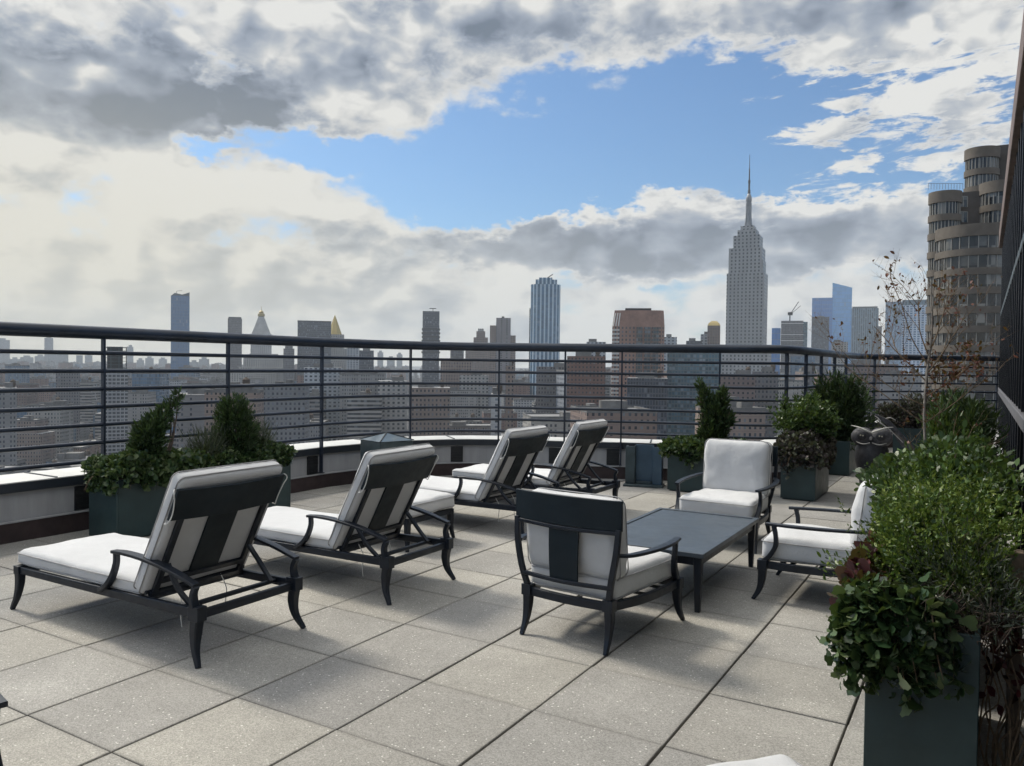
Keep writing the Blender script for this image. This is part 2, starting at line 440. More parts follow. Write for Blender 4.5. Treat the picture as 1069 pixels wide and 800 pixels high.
# ------------------------------------------------------------------ klismos armchair: local +y = the way it faces, rear feet at y=0
def make_armchair(label, loc, rz=0, seed=0, depth=1.0, hb=.452):
    t = thing('armchair', label, 'armchair', loc, rz, 'low armchairs with off-white cushions')
    fm = M['frame']; D = depth
    mb = MB()
    for s in (-1, 1):
        mb.bar([(s*.262, .03, .245), (s*.325, .30*D, .238), (s*.345, .55*D, .236), (s*.340, .735*D, .238)], .028, .05, sub=4)
        mb.box(s*.265-.03, s*.265+.03, 0, .058, .222, .285); mb.box(s*.342-.032, s*.342+.032, .735*D-.032, .735*D+.03, .205, .270)
    mb.bar([(-.262, .03, .245), (0, .012, .245), (.262, .03, .245)], .028, .048, sub=4)
    mb.bar([(-.340, .735*D, .238), (0, .75*D, .238), (.340, .735*D, .238)], .028, .05, sub=4)
    for y in (.2, .38, .56): mb.bar([(-.31, y*D, .243), (.31, y*D, .243)], .03, .012)
    mb.build('frame', fm, t, bevel=.003)
    for s in (-1, 1):
        MB().bar([(s*.265, .03, .235), (s*.266, .028, .16), (s*.268, .012, .08), (s*.272, -.024, 0)], [.052, .046, .034, .022], [.052, .046, .034, .022], up=(0, 1, 0), sub=5).build('leg', fm, t)
        MB().bar([(s*.342, .735*D, .225), (s*.344, .738*D, .15), (s*.350, .752*D, .07), (s*.362, .790*D, 0)], [.056, .048, .034, .022], [.056, .048, .034, .022], up=(0, 1, 0), sub=5).build('leg', fm, t)
        a = MB()
        a.bar([(s*.318, .012, .535), (s*.362, .10, .528), (s*.388, .33*D, .520), (s*.380, .55*D, .515), (s*.352, .715*D, .512)], [.030, .040, .046, .046, .040], .017, sub=5)
        a.bar([(s*.360, .665*D, .508), (s*.362, .650*D, .44), (s*.358, .652*D, .37), (s*.350, .69*D, .30), (s*.342, .735*D, .255)], [.028, .028, .028, .03, .034], [.026, .028, .034, .040, .04], up=(1, 0, 0), sub=5)
        a.build('armrest', fm, t)
    mb = MB()
    for s in (-1, 1): mb.bar([(s*.262, .022, .27), (s*.292, -.004, .40), (s*.318, -.006, .54), (s*.328, .0, .675)], [.034, .034, .034, .030], .026, up=(0, 1, 0), sub=4)
    mb.bar([(-.288, .0, .355), (0, -.022, .35), (.288, .0, .355)], .022, .022, sub=5)
    mb.bar([(-.325, .0, .655), (0, -.030, .650), (.325, .0, .655)], .022, .022, sub=5)
    mb.build('backrest_frame', fm, t, bevel=.002)
    mb = MB(); rings = []
    for i in range(4):
        z = .355+(.65-.355)*i/3; w = .090+.006*i/3; y = -.02-.006*math.sin(i/3*PI)-.006*i/3
        rings.append([(-w, y, z), (w, y, z), (w, y+.012, z), (-w, y+.012, z)])
    mb.loft(rings).build('back_splat', M['panel'], t, bevel=.0015)
    mb = MB(); rings = []
    for i in range(17):
        u = i/16*2-1; x = u*.342; y = -.036+.040*u*u
        rings.append([(x, y, .665), (x, y+.018, .665), (x, y+.016, .828), (x, y-.002, .828)])
    mb.loft(rings).build('crest_panel', M['panel'], t, bevel=.002)
    cushion('seat_cushion', .655, .70*D, .152, .045, .016, frame_mtx((0, .055+.70*D/2, .258), (1, 0, 0), (0, 1, 0)), t, seed, taper=.14, wr=.004)
    nb = Vector((0, 1, .12)).normalized(); db = Vector((0, -.12, 1)).normalized()
    cushion('back_cushion', .60, hb, .15, .055, .035, frame_mtx((0, .028, .362+hb/2), (-1, 0, 0), db), t, seed+5, wr=.006)
    return t
make_armchair('armchair in the middle seen from behind, dark crest panel and centre splat', (-1.966, 3.885, 0), R(-4.7), 1)
make_armchair('armchair facing us across the far end of the low table', (-1.935, 7.42, 0), R(180-1.5), 2, hb=.50)
make_armchair('armchair at right seen from the side, facing left beside the leafy planter', (-.50, 5.69, 0), R(90), 3)
make_armchair('armchair at the left edge of the photo with only its dark arm tip showing', (-3.20, .862, 0), R(-90), 6)

# ottomans
def make_ottoman(label, loc, w, l, rz=0, seed=0):
    t = thing('ottoman', label, 'ottoman', loc, rz)
    fm = M['frame']; mb = MB()
    for y in (.03, l-.03): mb.bar([(.02, y, .243), (w-.02, y, .243)], .028, .046)
    for x in (.03, w-.03): mb.bar([(x, .02, .243), (x, l-.02, .243)], .028, .046)
    mb.bar([(w/2, .03, .245), (w/2, l-.03, .245)], .03, .02)
    mb.build('frame', fm, t, bevel=.003)
    for x, sx in ((.035, -1), (w-.035, 1)):
        for y, sy in ((.035, -1), (l-.035, 1)):
            MB().bar([(x, y, .262), (x, y, .16), (x+sx*.006, y+sy*.006, .08), (x+sx*.02, y+sy*.024, 0)], [.05, .044, .034, .024], [.05, .044, .034, .024], up=(1, 0, 0), sub=5).build('leg', fm, t)
    cushion('seat_cushion', w, l, .13, .04, .014, frame_mtx((w/2, l/2, .268), (1, 0, 0), (0, 1, 0)), t, seed, wr=.004)
    return t
make_ottoman('off-white ottoman in the gap between second and third chaise lounge', (-4.68, 5.06, 0), .68, .68, 0, 3)
make_ottoman('off-white ottoman at the bottom edge of the photo, only its corner showing', (-.90, 1.93, 0), .60, .66, R(-38.5), 9)

# low table
t = thing('coffee_table', 'low slate-grey rectangular table between the armchairs', 'table', (-2.28, 4.80, 0))
TW, TL = .81, 1.42
mb = MB(); mb.box(.03, TW-.03, .03, TL-.03, .358, .372); mb.build('table_top', M['table'], t, bevel=.002)
mb = MB()
for x0, x1, y0, y1 in ((0, TW, 0, .036), (0, TW, TL-.036, TL), (0, .036, .036, TL-.036), (TW-.036, TW, .036, TL-.036)): mb.box(x0, x1, y0, y1, .350, .379)
mb.build('table_rim', M['table'], t, bevel=.003)
mb = MB()
for x0, x1, y0, y1 in ((.03, TW-.03, .03, .055), (.03, TW-.03, TL-.055, TL-.03), (.03, .055, .055, TL-.055), (TW-.055, TW-.03, .055, TL-.055)): mb.box(x0, x1, y0, y1, .295, .3495)
mb.build('apron', M['frame'], t, bevel=.002)
for x in (.045, TW-.045):
    for y in (.045, TL-.045):
        MB().bar([(x, y, .349), (x, y, .2), (x, y, 0)], [.058, .048, .032], [.058, .048, .032], up=(1, 0, 0), sub=3).build('leg', M['frame'], t)

# ------------------------------------------------------------------ deck: single pavers with open joints
PATH = [Vector((x, y, 0)) for x, y in ((-6.95, -4), (-6.95, 3), (-6.95, 7.2), (-6.74, 8.2), (-6.25, 8.98), (-5.55, 9.42), (-4.76, 9.74), (-4.0, 10.08), (-3.0, 10.40), (-2.58, 10.54), (-2.30, 10.76), (-2.17, 11.2))]
PATH2 = [Vector((x, y, 0)) for x, y in ((-2.15, 15.2), (-2.02, 16.3), (-1.62, 17.1), (-1.0, 17.72), (-.35, 18.15), (.25, 18.5))]
def smooth_path():
    a = PATH[:2]+cat(PATH[2:], 5)[0:]
    b = cat(PATH2, 5)
    out = [a[0], a[1]]+a[2:]+b
    return out
SP = smooth_path()
def inside(x, y):
    poly = [(p.x, p.y) for p in SP]+[(.25, -4)]
    c = False; j = len(poly)-1
    for i in range(len(poly)):
        xi, yi = poly[i]; xj, yj = poly[j]
        if (yi > y) != (yj > y) and x < (xj-xi)*(y-yi)/(yj-yi)+xi: c = not c
        j = i
    return c
T = .61; X0, Y0 = .136, .002
mb = MB(); g = .0045
for i in range(-13, 1):
    for j in range(-7, 32):
        xa, xb, ya, yb = X0+i*T, X0+(i+1)*T, Y0+j*T, Y0+(j+1)*T
        if not any(inside(x, y) for x in (xa, xb, (xa+xb)/2) for y in (ya, yb, (ya+yb)/2)): continue
        h = random.uniform(-.0018, .0018); tx, ty = random.uniform(-.0012, .0012), random.uniform(-.0012, .0012)
        gx = g+random.uniform(0, .0012)
        xs = (xa+gx, xb-gx); ys = (ya+g*.55, yb-g*.55)
        vs = []
        for z, ins in ((-.05, 0), (-.003, 0), (0, .003)):
            for y in (0, 1):
                for x in (0, 1):
                    vs.append((xs[x]+(ins if x == 0 else -ins), ys[y]+(ins if y == 0 else -ins), z+h+(tx if x else -tx)+(ty if y else -ty)))
        fs = [(0, 1, 5, 4), (1, 3, 7, 5), (3, 2, 6, 7), (2, 0, 4, 6), (4, 5, 9, 8), (5, 7, 11, 9), (7, 6, 10, 11), (6, 4, 8, 10), (8, 9, 11, 10)]
        mb.add(vs, fs)
deck = mb.build('terrace_paving', M['paver'], smooth=False); deck['kind'] = 'structure'
mb = MB(); poly = [(p.x-.3 if p.y < 9 else p.x-.1, p.y+(.25 if p.y > 8 else 0)) for p in SP]+[(.6, 18.8), (.6, -4)]
n = len(poly)
mb.add([(x, y, -.03) for x, y in poly]+[(x, y, -.45) for x, y in poly], [tuple(range(n-1, -1, -1)), tuple(range(n, 2*n))]+[(i, (i+1) % n, (i+1) % n+n, i+n) for i in range(n)])
o = mb.build('terrace_slab', M['joint'], smooth=False); o['kind'] = 'structure'
bm = bmesh.new(); bm.from_mesh(o.data); bmesh.ops.recalc_face_normals(bm, faces=bm.faces); bm.to_mesh(o.data); bm.free()

# ------------------------------------------------------------------ parapet + railing along the path (outer side = left of travel)
def offset_path(P, off):
    out = []
    for i, p in enumerate(P):
        a = (P[i]-P[i-1]).normalized() if i else (P[1]-P[0]).normalized()
        b = (P[i+1]-P[i]).normalized() if i+1 < len(P) else a
        na, nb = Vector((-a.y, a.x, 0)), Vector((-b.y, b.x, 0))
        m = (na+nb).normalized(); k = max(.35, m.dot(na))
        out.append(p+m*off/k)
    return out
def sweep_path(mb, P, o0, o1, z0, z1, r=None):
    A, B = offset_path(P, o0), offset_path(P, o1)
    rings = [[(a.x, a.y, z0), (b.x, b.y, z0), (b.x, b.y, z1), (a.x, a.y, z1)] for a, b in zip(A, B)]
    return mb.loft(rings)
par = thing('parapet_wall', 'low grey parapet wall with pale metal coping under the railing', 'parapet wall')
sweep_path(MB(), SP, .045, .50, 0, .418).build('wall', M['render'], par, bevel=.003)
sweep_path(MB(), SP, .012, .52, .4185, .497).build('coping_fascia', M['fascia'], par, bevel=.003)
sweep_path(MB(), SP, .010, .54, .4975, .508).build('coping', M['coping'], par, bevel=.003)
sweep_path(MB(), SP, .012, .0445, 0, .165).build('base_course', M['base'], par, bevel=.003)
sweep_path(MB(), SP, .004, .0445, .1655, .179).build('base_lip', M['render'], par, bevel=.002)
# standing seams of the coping
def path_at(px):
    d, _ = ray(px, 400)
    for a, b in zip(SP[:-1], SP[1:]):
        den = d.x*(b.y-a.y)-d.y*(b.x-a.x)
        if abs(den) < 1e-9: continue
        t_ = (a.x*(b.y-a.y)-a.y*(b.x-a.x))/den
        u = (a.x*d.y-a.y*d.x)/den if den else 0
        u = ((t_*d.x-a.x)*(b.x-a.x)+(t_*d.y-a.y)*(b.y-a.y))/((b-a).length_squared)
        if t_ > 0 and -1e-6 <= u <= 1+1e-6:
            if t_*d.length < 3: continue
            return Vector((t_*d.x, t_*d.y, 0)), (b-a).normalized()
mb = MB()
for px in (60, 205, 300, 395, 475, 545, 622, 680, 735, 930, 1000):
    q = path_at(px)
    if q:
        p, dr = q; nn = Vector((-dr.y, dr.x, 0))
        mb.bar([p+nn*.014+Vector((0, 0, .512)), p+nn*.535+Vector((0, 0, .512))], .02, .008)
mb.build('coping_seam', M['fascia'], par)

rl = thing('railing', 'dark horizontal-bar railing with thick round handrail around the roof terrace', 'railing')
rp = offset_path(SP, -.012)
def lift(P, z): return [Vector((p.x, p.y, z)) for p in P]
MB().tube(lift(rp, 1.792), .058, 16).build('handrail', M['rail'], rl, angle=60)
for z in (1.607, 1.443, 1.279, 1.115, .951, .787, .623):
    MB().tube(lift(rp, z), .0195, 8).build('rail_bar', M['rail'], rl, angle=60)
posts = [(-6.95, y) for y in (-2.67, -1.28, .11, 1.49, 2.88)]
for px in (107, 237, 335, 428, 521, 590, 649, 751, 820, 840, 856, 870, 882, 912, 967, 1040):
    q = path_at(px)
    posts.append((q[0].x, q[0].y, q[1]) if q else None)
for q in posts:
    if q is None: continue
    dr = q[2] if len(q) > 2 else Vector((0, 1, 0)); nn = Vector((-dr.y, dr.x, 0))
    p = Vector((q[0], q[1], 0))-nn*.014
    mb = MB(); mb.bar([p+Vector((0, 0, .19)), p+Vector((0, 0, 1.742))], .05, .022, up=dr)
    mb.bar([p+Vector((0, 0, .192)), p+Vector((0, 0, .204))], .09, .034, up=dr)
    mb.build('post', M['rail'], rl, bevel=.003)
# dark scupper plates on the parapet next to some posts
for px in (90, 329, 641, 478, 580):
    q = path_at(px)
    p, dr = q; nn = Vector((-dr.y, dr.x, 0)); p = p+nn*.036
    mb = MB(); mb.bar([p-dr*.085+Vector((0, 0, .295)), p+dr*.085+Vector((0, 0, .295))], .015, .215)
    for k in range(5): mb.bar([p-dr*.075-nn*.008+Vector((0, 0, .22+k*.036)), p+dr*.075-nn*.008+Vector((0, 0, .22+k*.036))], .006, .012)
    mb.build('scupper_plate', M['black'], par, bevel=.002)

# ------------------------------------------------------------------ glazed penthouse wall at the right
bw = thing('penthouse_wall', 'dark glazed building wall running along the right edge of the terrace', 'building')
XW = .27; YA, YB = -3, 18.9
dk = simple('dark bronze mullion', (.012, .013, .016), .4, .4, .2, 5)
gl, tt, bb = newmat('dark tinted glass'); bb.inputs['Base Color'].default_value = (.018, .022, .03, 1); bb.inputs['Roughness'].default_value = .12; bb.inputs['Specular IOR Level'].default_value = .45
M['glass_dark'] = gl
brown = simple('brown cladding', (.15, .105, .085), .6, 0, .25, 2, .2, 30)
MB().box(XW+.06, XW+1.2, YA, YB, 1.22, 4.05).build('glass', gl, bw)
MB().box(XW+.06, XW+1.2, YA, YB, 0, 1.1).build('lower_panel', dk, bw)
MB().box(XW-.02, XW+1.2, YA, YB, 1.105, 1.205).build('sill', simple('dark stone sill', (.10, .10, .11), .7), bw, bevel=.006)
MB().box(XW-.06, XW+1.5, YA, YB+.1, 4.06, 4.42).build('fascia', brown, bw, bevel=.01)
MB().box(XW+.0, XW+.055, YA, YB, 2.66, 2.74).build('transom', M['steel_dark'], bw, bevel=.004)
y = YB-.05
while y > YA:
    MB().box(XW, XW+.055, y-.03, y+.03, 1.21, 4.055).build('mullion', dk, bw, bevel=.004)
    MB().box(XW, XW+.055, y-.03, y+.03, 0, 1.10).build('mullion', dk, bw, bevel=.004)
    y -= .62
MB().box(XW-.16, XW-.005, 11.6, 18.3, 0, .42).build('stone_curb', M['render'], bw, bevel=.01)

# ------------------------------------------------------------------ planting
def sample_blobs(n, blobs, seed, shell=.55, rough=.25, nscale=6.):
    """points spread through the outer part of a union of ellipsoids (cx,cy,cz,rx,ry,rz,weight); returns pts, outward dirs"""
    r = np.random.default_rng(seed)
    w = np.array([b[6] if len(b) > 6 else b[3]*b[4]*b[5] for b in blobs]); w = w/w.sum()
    k = r.choice(len(blobs), n, p=w); B = np.array([b[:6] for b in blobs])[k]
    d = r.normal(size=(n, 3)); d /= np.linalg.norm(d, axis=1)[:, None]
    rad = shell+(1-shell)*r.random(n)**.6
    # lumpy outline
    lump = np.array([noise.noise(Vector((a*2.2+seed, b*2.2, c*2.2)))+.5*noise.noise(Vector((a*nscale, b*nscale+seed, c*nscale))) for a, b, c in d])
    rad = rad*(1+rough*lump*1.6)
    P = B[:, :3]+d*B[:, 3:6]*rad[:, None]
    return P, d
def leaves(P, D, size, aspect, seed, shape='oval', droop=0., up=.4, jit=.8, sizevar=.5):
    r = np.random.default_rng(seed); n = len(P)
    ax = D+np.array([0, 0, up])+r.normal(size=(n, 3))*jit; ax /= np.linalg.norm(ax, axis=1)[:, None]
    ax[:, 2] -= droop; ax /= np.linalg.norm(ax, axis=1)[:, None]
    q = r.normal(size=(n, 3)); sd = np.cross(ax, q); sd /= np.linalg.norm(sd, axis=1)[:, None]
    nm = np.cross(sd, ax)
    L = size*(1+sizevar*r.normal(size=n)).clip(.4, 1.9); W = L*aspect
    if shape == 'oval' and size < .02: prof = [(0, 0, 0), (.4, .5, .06), (1, 0, -.05), (.4, -.5, .06)]
    elif shape == 'oval': prof = [(0, 0, 0), (.30, .42, .08), (.68, .42, .06), (1, 0, -.06), (.68, -.42, .06), (.30, -.42, .08)]
    elif shape == 'needle': prof = [(0, -.5, 0), (0, .5, 0), (1, .12, 0), (1, -.12, 0)]
    elif shape == 'ivy': prof = [(0, 0, 0), (-.12, .36, .03), (.20, .58, -.03), (.42, .38, .04), (.72, .34, .0), (.98, 0, -.10), (.72, -.34, .0), (.42, -.38, .04), (.20, -.58, -.03), (-.12, -.36, .03)]
    elif shape == 'round': prof = [(0, 0, 0), (.18, .44, .05), (.55, .52, .02), (.9, .25, -.04), (.95, -.2, -.04), (.6, -.5, .02), (.2, -.45, .05)]
    V = np.stack([P+ax*(L*a)[:, None]+sd*(W*b)[:, None]+nm*(L*c)[:, None] for a, b, c in prof], axis=1)
    return V.reshape(-1, 3), len(prof)
def sprigs(blobs, n, per, length, seed, up=.9, rough=.35, shell=.55, spread=.55):
    P0, D0 = sample_blobs(n, blobs, seed, shell, rough); r = np.random.default_rng(seed+1)
    ax = D0*.8+np.array([0, 0, up])+r.normal(size=(n, 3))*.3; ax /= np.linalg.norm(ax, axis=1)[:, None]
    P = []; D = []
    for k in range(per):
        f = k/(per-1)-.65; q = r.normal(size=(n, 3)); q /= np.linalg.norm(q, axis=1)[:, None]
        P.append(P0+ax*(length*f*(1+.3*r.normal(size=(n, 1))))+q*.004); D.append(ax*(.35+.8*max(f, 0))+q*spread)
    return np.concatenate(P), np.concatenate(D)
def foliage(name, P, D, size, aspect, seed, mat, parent, **kw):
    V, k = leaves(P, D, size, aspect, seed, **kw)
    return fast_mesh(name, V, k, mat, parent)
def twigs(mb, base, tips, r0=.004, seed=0, bend=.1):
    rr = random.Random(seed)
    for tp in tips:
        b = Vector(base)+Vector((rr.uniform(-.04, .04), rr.uniform(-.04, .04), 0)); tp = Vector(tp)
        m = (b+tp)/2+Vector((rr.uniform(-1, 1), rr.uniform(-1, 1), rr.uniform(0, 1)))*bend*(tp-b).length
        mb.tube([b, m, tp], [r0, r0*.7, r0*.3], 5, sub=4)

def planter(label, x0, x1, y0, y1, h):
    t = thing('planter_box', label, 'planter', ((x0+x1)/2, (y0+y1)/2, 0), 0, 'dark metal planter boxes')
    a, b = (x1-x0)/2, (y1-y0)/2; mb = MB(); e = .018
    mb.box(-a, a, -b, -b+e, .015, h); mb.box(-a, a, b-e, b, .015, h); mb.box(-a, -a+e, -b+e, b-e, .015, h); mb.box(a-e, a, -b+e, b-e, .015, h)
    mb.box(-a+.02, a-.02, -b+.02, b-.02, 0, .05)
    mb.build('box', M['planter'], t, bevel=.004)
    MB().box(-a+e, a-e, -b+e, b-e, h-.10, h-.05).build('soil', M['soil'], t)
    return t
PH = .50
planter('left planter box of the pair by the left railing', -6.65, -6.25, 3.97, 4.90, PH+.03)
planter('right planter box of the pair by the left railing', -6.65, -6.25, 4.99, 5.92, PH+.03)
planter('planter box by the far parapet behind the armchair facing us', -3.36, -2.50, 9.42, 9.82, PH)
planter('planter box standing right of the armchair facing us, purple plants trailing over it', -2.03, -1.64, 9.60, 10.52, PH)
planter('planter box at the inner railing corner beyond the one with purple plants', -2.03, -1.63, 12.20, 13.12, PH)
planter('dark planter box at the far end behind the owl statue', -1.35, -.72, 15.4, 15.9, PH+.02)
PR = .62
planter('nearest planter box, big dark front at the bottom right', -.352, .012, 3.165, 4.08, PR)
planter('second planter box of the row along the glazed wall, buried in shrubs', -.352, .012, 4.20, 5.12, PR)
planter('third planter box of the row along the glazed wall, holding the bare sapling', -.40, .012, 5.95, 6.87, PR)
planter('fourth planter box of the row along the glazed wall', -.40, .012, 7.2, 8.12, PR)

def plant(name, label, cat, loc, group=None): return thing(name, label, cat, loc, 0, group)
def ivy_mass(label, loc, hx, hy, n, seed, size=.045, mat='leaf_ivy', overhang=.12, top=.10, name='ivy', cat='ivy', shape='ivy', drop=.16):
    t = plant(name, label, cat, loc)
    rr = np.random.default_rng(seed)
    # dome over the box top + skirt hanging over its rim
    n1 = int(n*.62); u, v = rr.uniform(-1, 1, n1), rr.uniform(-1, 1, n1)
    hgt = top*(1-.6*np.maximum(np.abs(u), np.abs(v))**3)
    lump = np.array([noise.noise(Vector((a*hx*7+seed, b*hy*7, 3.3))) for a, b in zip(u, v)])
    P1 = np.stack([u*(hx+overhang*.7), v*(hy+overhang*.7), hgt*(rr.random(n1)**.4)+lump*.07], 1); D1 = np.stack([u*.5, v*.5, np.ones(n1)], 1)
    n2 = n-n1; per = rr.uniform(0, 4*(hx+hy), n2); P2 = np.zeros((n2, 3)); D2 = np.zeros((n2, 3))
    for i, s in enumerate(per):
        if s < 2*hx: x, y, dx, dy = s-hx, -hy, 0, -1
        elif s < 2*hx+2*hy: x, y, dx, dy = hx, s-2*hx-hy, 1, 0
        elif s < 4*hx+2*hy: x, y, dx, dy = s-3*hx-2*hy, hy, 0, 1
        else: x, y, dx, dy = -hx, s-4*hx-3*hy, -1, 0
        lg = drop*(.45+.9*max(0, .5+noise.noise(Vector((s*5+seed, seed, 0)))))
        k = rr.random(); o = overhang*(.25+.75*rr.random())*(1-.45*k)
        P2[i] = (x+dx*o, y+dy*o, .04-lg*k*1.6+.05*rr.random()); D2[i] = (dx, dy, -.1)
    foliage('leaves', np.concatenate([P1, P2]), np.concatenate([D1, D2]), size, 1.05, seed, M[mat], t, shape=shape, droop=.25, up=.2, jit=.7)
    mb = MB()
    for k in range(10):
        a = rr.uniform(0, 2*PI); x, y = hx*1.1*math.cos(a), hy*1.1*math.sin(a)
        mb.tube([(x*.3, y*.3, -.07), (x*.8, y*.8, .05), (x*1.15, y*1.15, .02), (x*1.3, y*1.3, -drop*rr.uniform(.5, 1.3))], [.004, .003, .002, .001], 5, sub=4)
    mb.build('stems', M['vine'], t)
    return t
def shrub(name, label, cat, loc, blobs, n, size, aspect, seed, mat, shape='oval', shell=.5, rough=.3, up=.5, jit=.7, stems=8, r0=.006, group=None, spr=None):
    t = plant(name, label, cat, loc, group)
    if spr: P, D = sprigs(blobs, n//spr[0], spr[0], spr[1], seed, up, rough, shell)
    else: P, D = sample_blobs(n, blobs, seed, shell, rough)
    foliage('leaves', P, D, size, aspect, seed, M[mat], t, shape=shape, up=.1 if spr else up, jit=.12 if spr else jit)
    mb = MB(); rr = random.Random(seed)
    tips = []
    for k in range(stems):
        b = rr.choice(blobs); tips.append((b[0]+rr.uniform(-.7, .7)*b[3], b[1]+rr.uniform(-.7, .7)*b[4], b[2]+rr.uniform(-.2, .9)*b[5]))
    twigs(mb, (0, 0, -.06), tips, r0, seed)
    mb.build('stems', M['twig'], t)
    return t

# pair at the left
ivy_mass('ivy spilling over the left planter box of the left pair', (-6.45, 4.43, PH+.03), .20, .42, 5500, 3, .031, overhang=.09, top=.20, drop=.10)
ivy_mass('ivy and low green leaves in the right planter box of the left pair', (-6.45, 5.45, PH+.03), .20, .42, 5500, 4, .029, overhang=.08, top=.20, drop=.08)
shrub('leaning_juniper', 'dark twisted evergreen leaning right above the left planter pair', 'evergreen', (-6.45, 4.50, PH+.03),
      [(0, -.10, .34, .16, .13, .14), (0, -.12, .22, .16, .14, .14), (0, -.03, .44, .12, .09, .10), (0, .06, .52, .08, .07, .09), (0, .14, .60, .07, .05, .08), (0, .20, .68, .05, .04, .06)], 5200, .038, .36, 5, 'leaf_dark', 'needle', .25, .25, up=.9, jit=.5, r0=.012)
shrub('rounded_juniper', 'dense dark cone-shaped evergreen in the right planter of the left pair', 'evergreen', (-6.45, 5.42, PH+.03),
      [(0, -.06, .30, .22, .22, .24), (0, -.08, .48, .19, .18, .16), (0, -.08, .56, .14, .13, .12), (0, -.1, .14, .20, .26, .16)], 7500, .034, .34, 6, 'leaf_dark', 'needle', .4, .12, up=1.0, jit=.45, r0=.012)
shrub('feathery_shrub', 'soft grey-green feathery plant beside the cone-shaped evergreen', 'shrub', (-6.42, 5.0, PH+.03),
      [(0, 0, .16, .18, .22, .22), (0, .62, .16, .16, .20, .26)], 3000, .05, .12, 8, 'leaf_grey', 'needle', .2, .4, up=1.2, jit=.5)
# planter behind the facing armchair
ivy_mass('ivy filling the planter box behind the armchair facing us', (-2.93, 9.62, PH), .43, .20, 5500, 9, .032, overhang=.14, top=.16, drop=.10)
shrub('dwarf_cypress', 'upright twisted dark cypress rising behind the armchair facing us', 'evergreen', (-2.86, 9.62, PH),
      [(.0, 0, .22, .17, .14, .22), (.02, 0, .46, .16, .13, .20), (-.10, 0, .66, .08, .08, .16), (.10, 0, .62, .10, .08, .12), (-.17, 0, .80, .05, .05, .10), (.16, 0, .40, .10, .1, .14), (.12, 0, .74, .06, .05, .06)], 7000, .045, .36, 10, 'leaf_dark', 'needle', .3, .3, up=1.0, jit=.5, r0=.014)
# planter right of it
ivy_mass('dull purple trailing leaves over the planter box right of the facing armchair', (-1.84, 10.02, PH), .20, .46, 7500, 12, .028, 'leaf_purple', overhang=.09, top=.30, name='trailing_plant', cat='trailing plant', shape='round', drop=.11)
shrub('green_shrub', 'bright green leafy shrub above the purple trailing leaves', 'shrub', (-1.86, 10.05, PH),
      [(-.14, -.1, .38, .20, .20, .18), (.10, .0, .42, .24, .24, .20), (-.02, .25, .54, .18, .22, .16), (-.24, 0, .54, .08, .10, .14), (.20, -.1, .54, .08, .10, .12), (.04, -.05, .62, .06, .08, .10), (.24, .1, .34, .14, .2, .12)], 8500, .034, .5, 13, 'leaf_mid', 'oval', .15, .8, spr=(12, .10))
shrub('leafy_evergreen', 'tall dense green evergreen at the inner railing corner', 'evergreen', (-1.83, 12.6, PH),
      [(0, 0, .40, .34, .38, .34), (-.16, .0, .66, .20, .24, .24), (.14, 0, .60, .20, .3, .30), (.05, 0, .2, .30, .36, .30), (-.05, 0, .86, .08, .1, .12), (.24, 0, .86, .06, .08, .12), (-.32, 0, .56, .10, .1, .14)], 10000, .06, .34, 14, 'leaf_dark', 'needle', .3, .7, up=.9, jit=.6, r0=.014)
shrub('dark_shrub', 'low dark red-green shrub at the far end near the owl statue', 'shrub', (-1.05, 15.6, PH),
      [(-.25, 0, .20, .34, .26, .24), (.1, 0, .30, .40, .26, .30), (.38, 0, .22, .28, .24, .24), (-.42, 0, .30, .16, .2, .14)], 9000, .04, .5, 15, 'leaf_purple', 'oval', .35, .35)
# row along the glazed wall
XR = -.17
shrub('boxwood_shrub', 'big yellow-green leafy shrub nearest to us at the right edge', 'shrub', (XR, 3.62, PR),
      [(-.10, -.08, .20, .16, .26, .20), (.06, -.05, .22, .18, .30, .22), (-.07, .22, .26, .18, .28, .22), (.18, .05, .16, .14, .32, .22), (.18, -.20, .20, .12, .18, .16), (.10, .28, .30, .16, .24, .18), (-.02, .02, .34, .12, .2, .12)],
      40000, .0155, .48, 21, 'leaf_lime', 'oval', .2, .6, up=.9, jit=.55, stems=50, r0=.003, spr=(20, .080))
shrub('green_bush', 'deep green bush behind the yellow-green shrub at the right', 'shrub', (XR, 4.66, PR),
      [(-.10, 0, .26, .24, .34, .22), (.08, .1, .32, .22, .34, .22), (-.12, -.22, .22, .20, .26, .20), (.14, -.1, .26, .20, .34, .24), (.02, .3, .36, .24, .26, .18)],
      20000, .027, .55, 22, 'leaf_mid', 'oval', .3, .4, up=.7, jit=.6, stems=20, spr=(14, .10))
shrub('broadleaf_bush', 'leafy green bush with pale tips left of the bare sapling base', 'shrub', (XR-.10, 6.25, PR),
      [(-.16, -.3, .16, .24, .34, .16), (.10, .0, .26, .24, .36, .18), (-.26, .1, .12, .22, .3, .14)],
      9000, .036, .66, 23, 'leaf_ivy', 'round', .3, .35, stems=10)
shrub('cypress_bush', 'dark feathery cypress against the far end of the glazed wall', 'evergreen', (XR+.03, 7.66, PR),
      [(0, 0, .28, .25, .40, .28), (-.05, .1, .50, .20, .26, .22), (.08, -.1, .48, .16, .22, .20), (-.10, 0, .68, .08, .10, .10)],
      9500, .04, .3, 24, 'leaf_dark', 'needle', .35, .4, up=1.0, jit=.55, r0=.012)
shrub('feathery_shrub', 'olive-green feathery shrub just right of the bare sapling', 'shrub', (XR-.10, 6.80, PR),
      [(.04, 0, .34, .16, .18, .24), (.16, .05, .26, .15, .16, .22), (.0, .0, .56, .07, .08, .12)], 5200, .034, .3, 25, 'leaf_mid', 'needle', .3, .45, up=1.3, jit=.5)
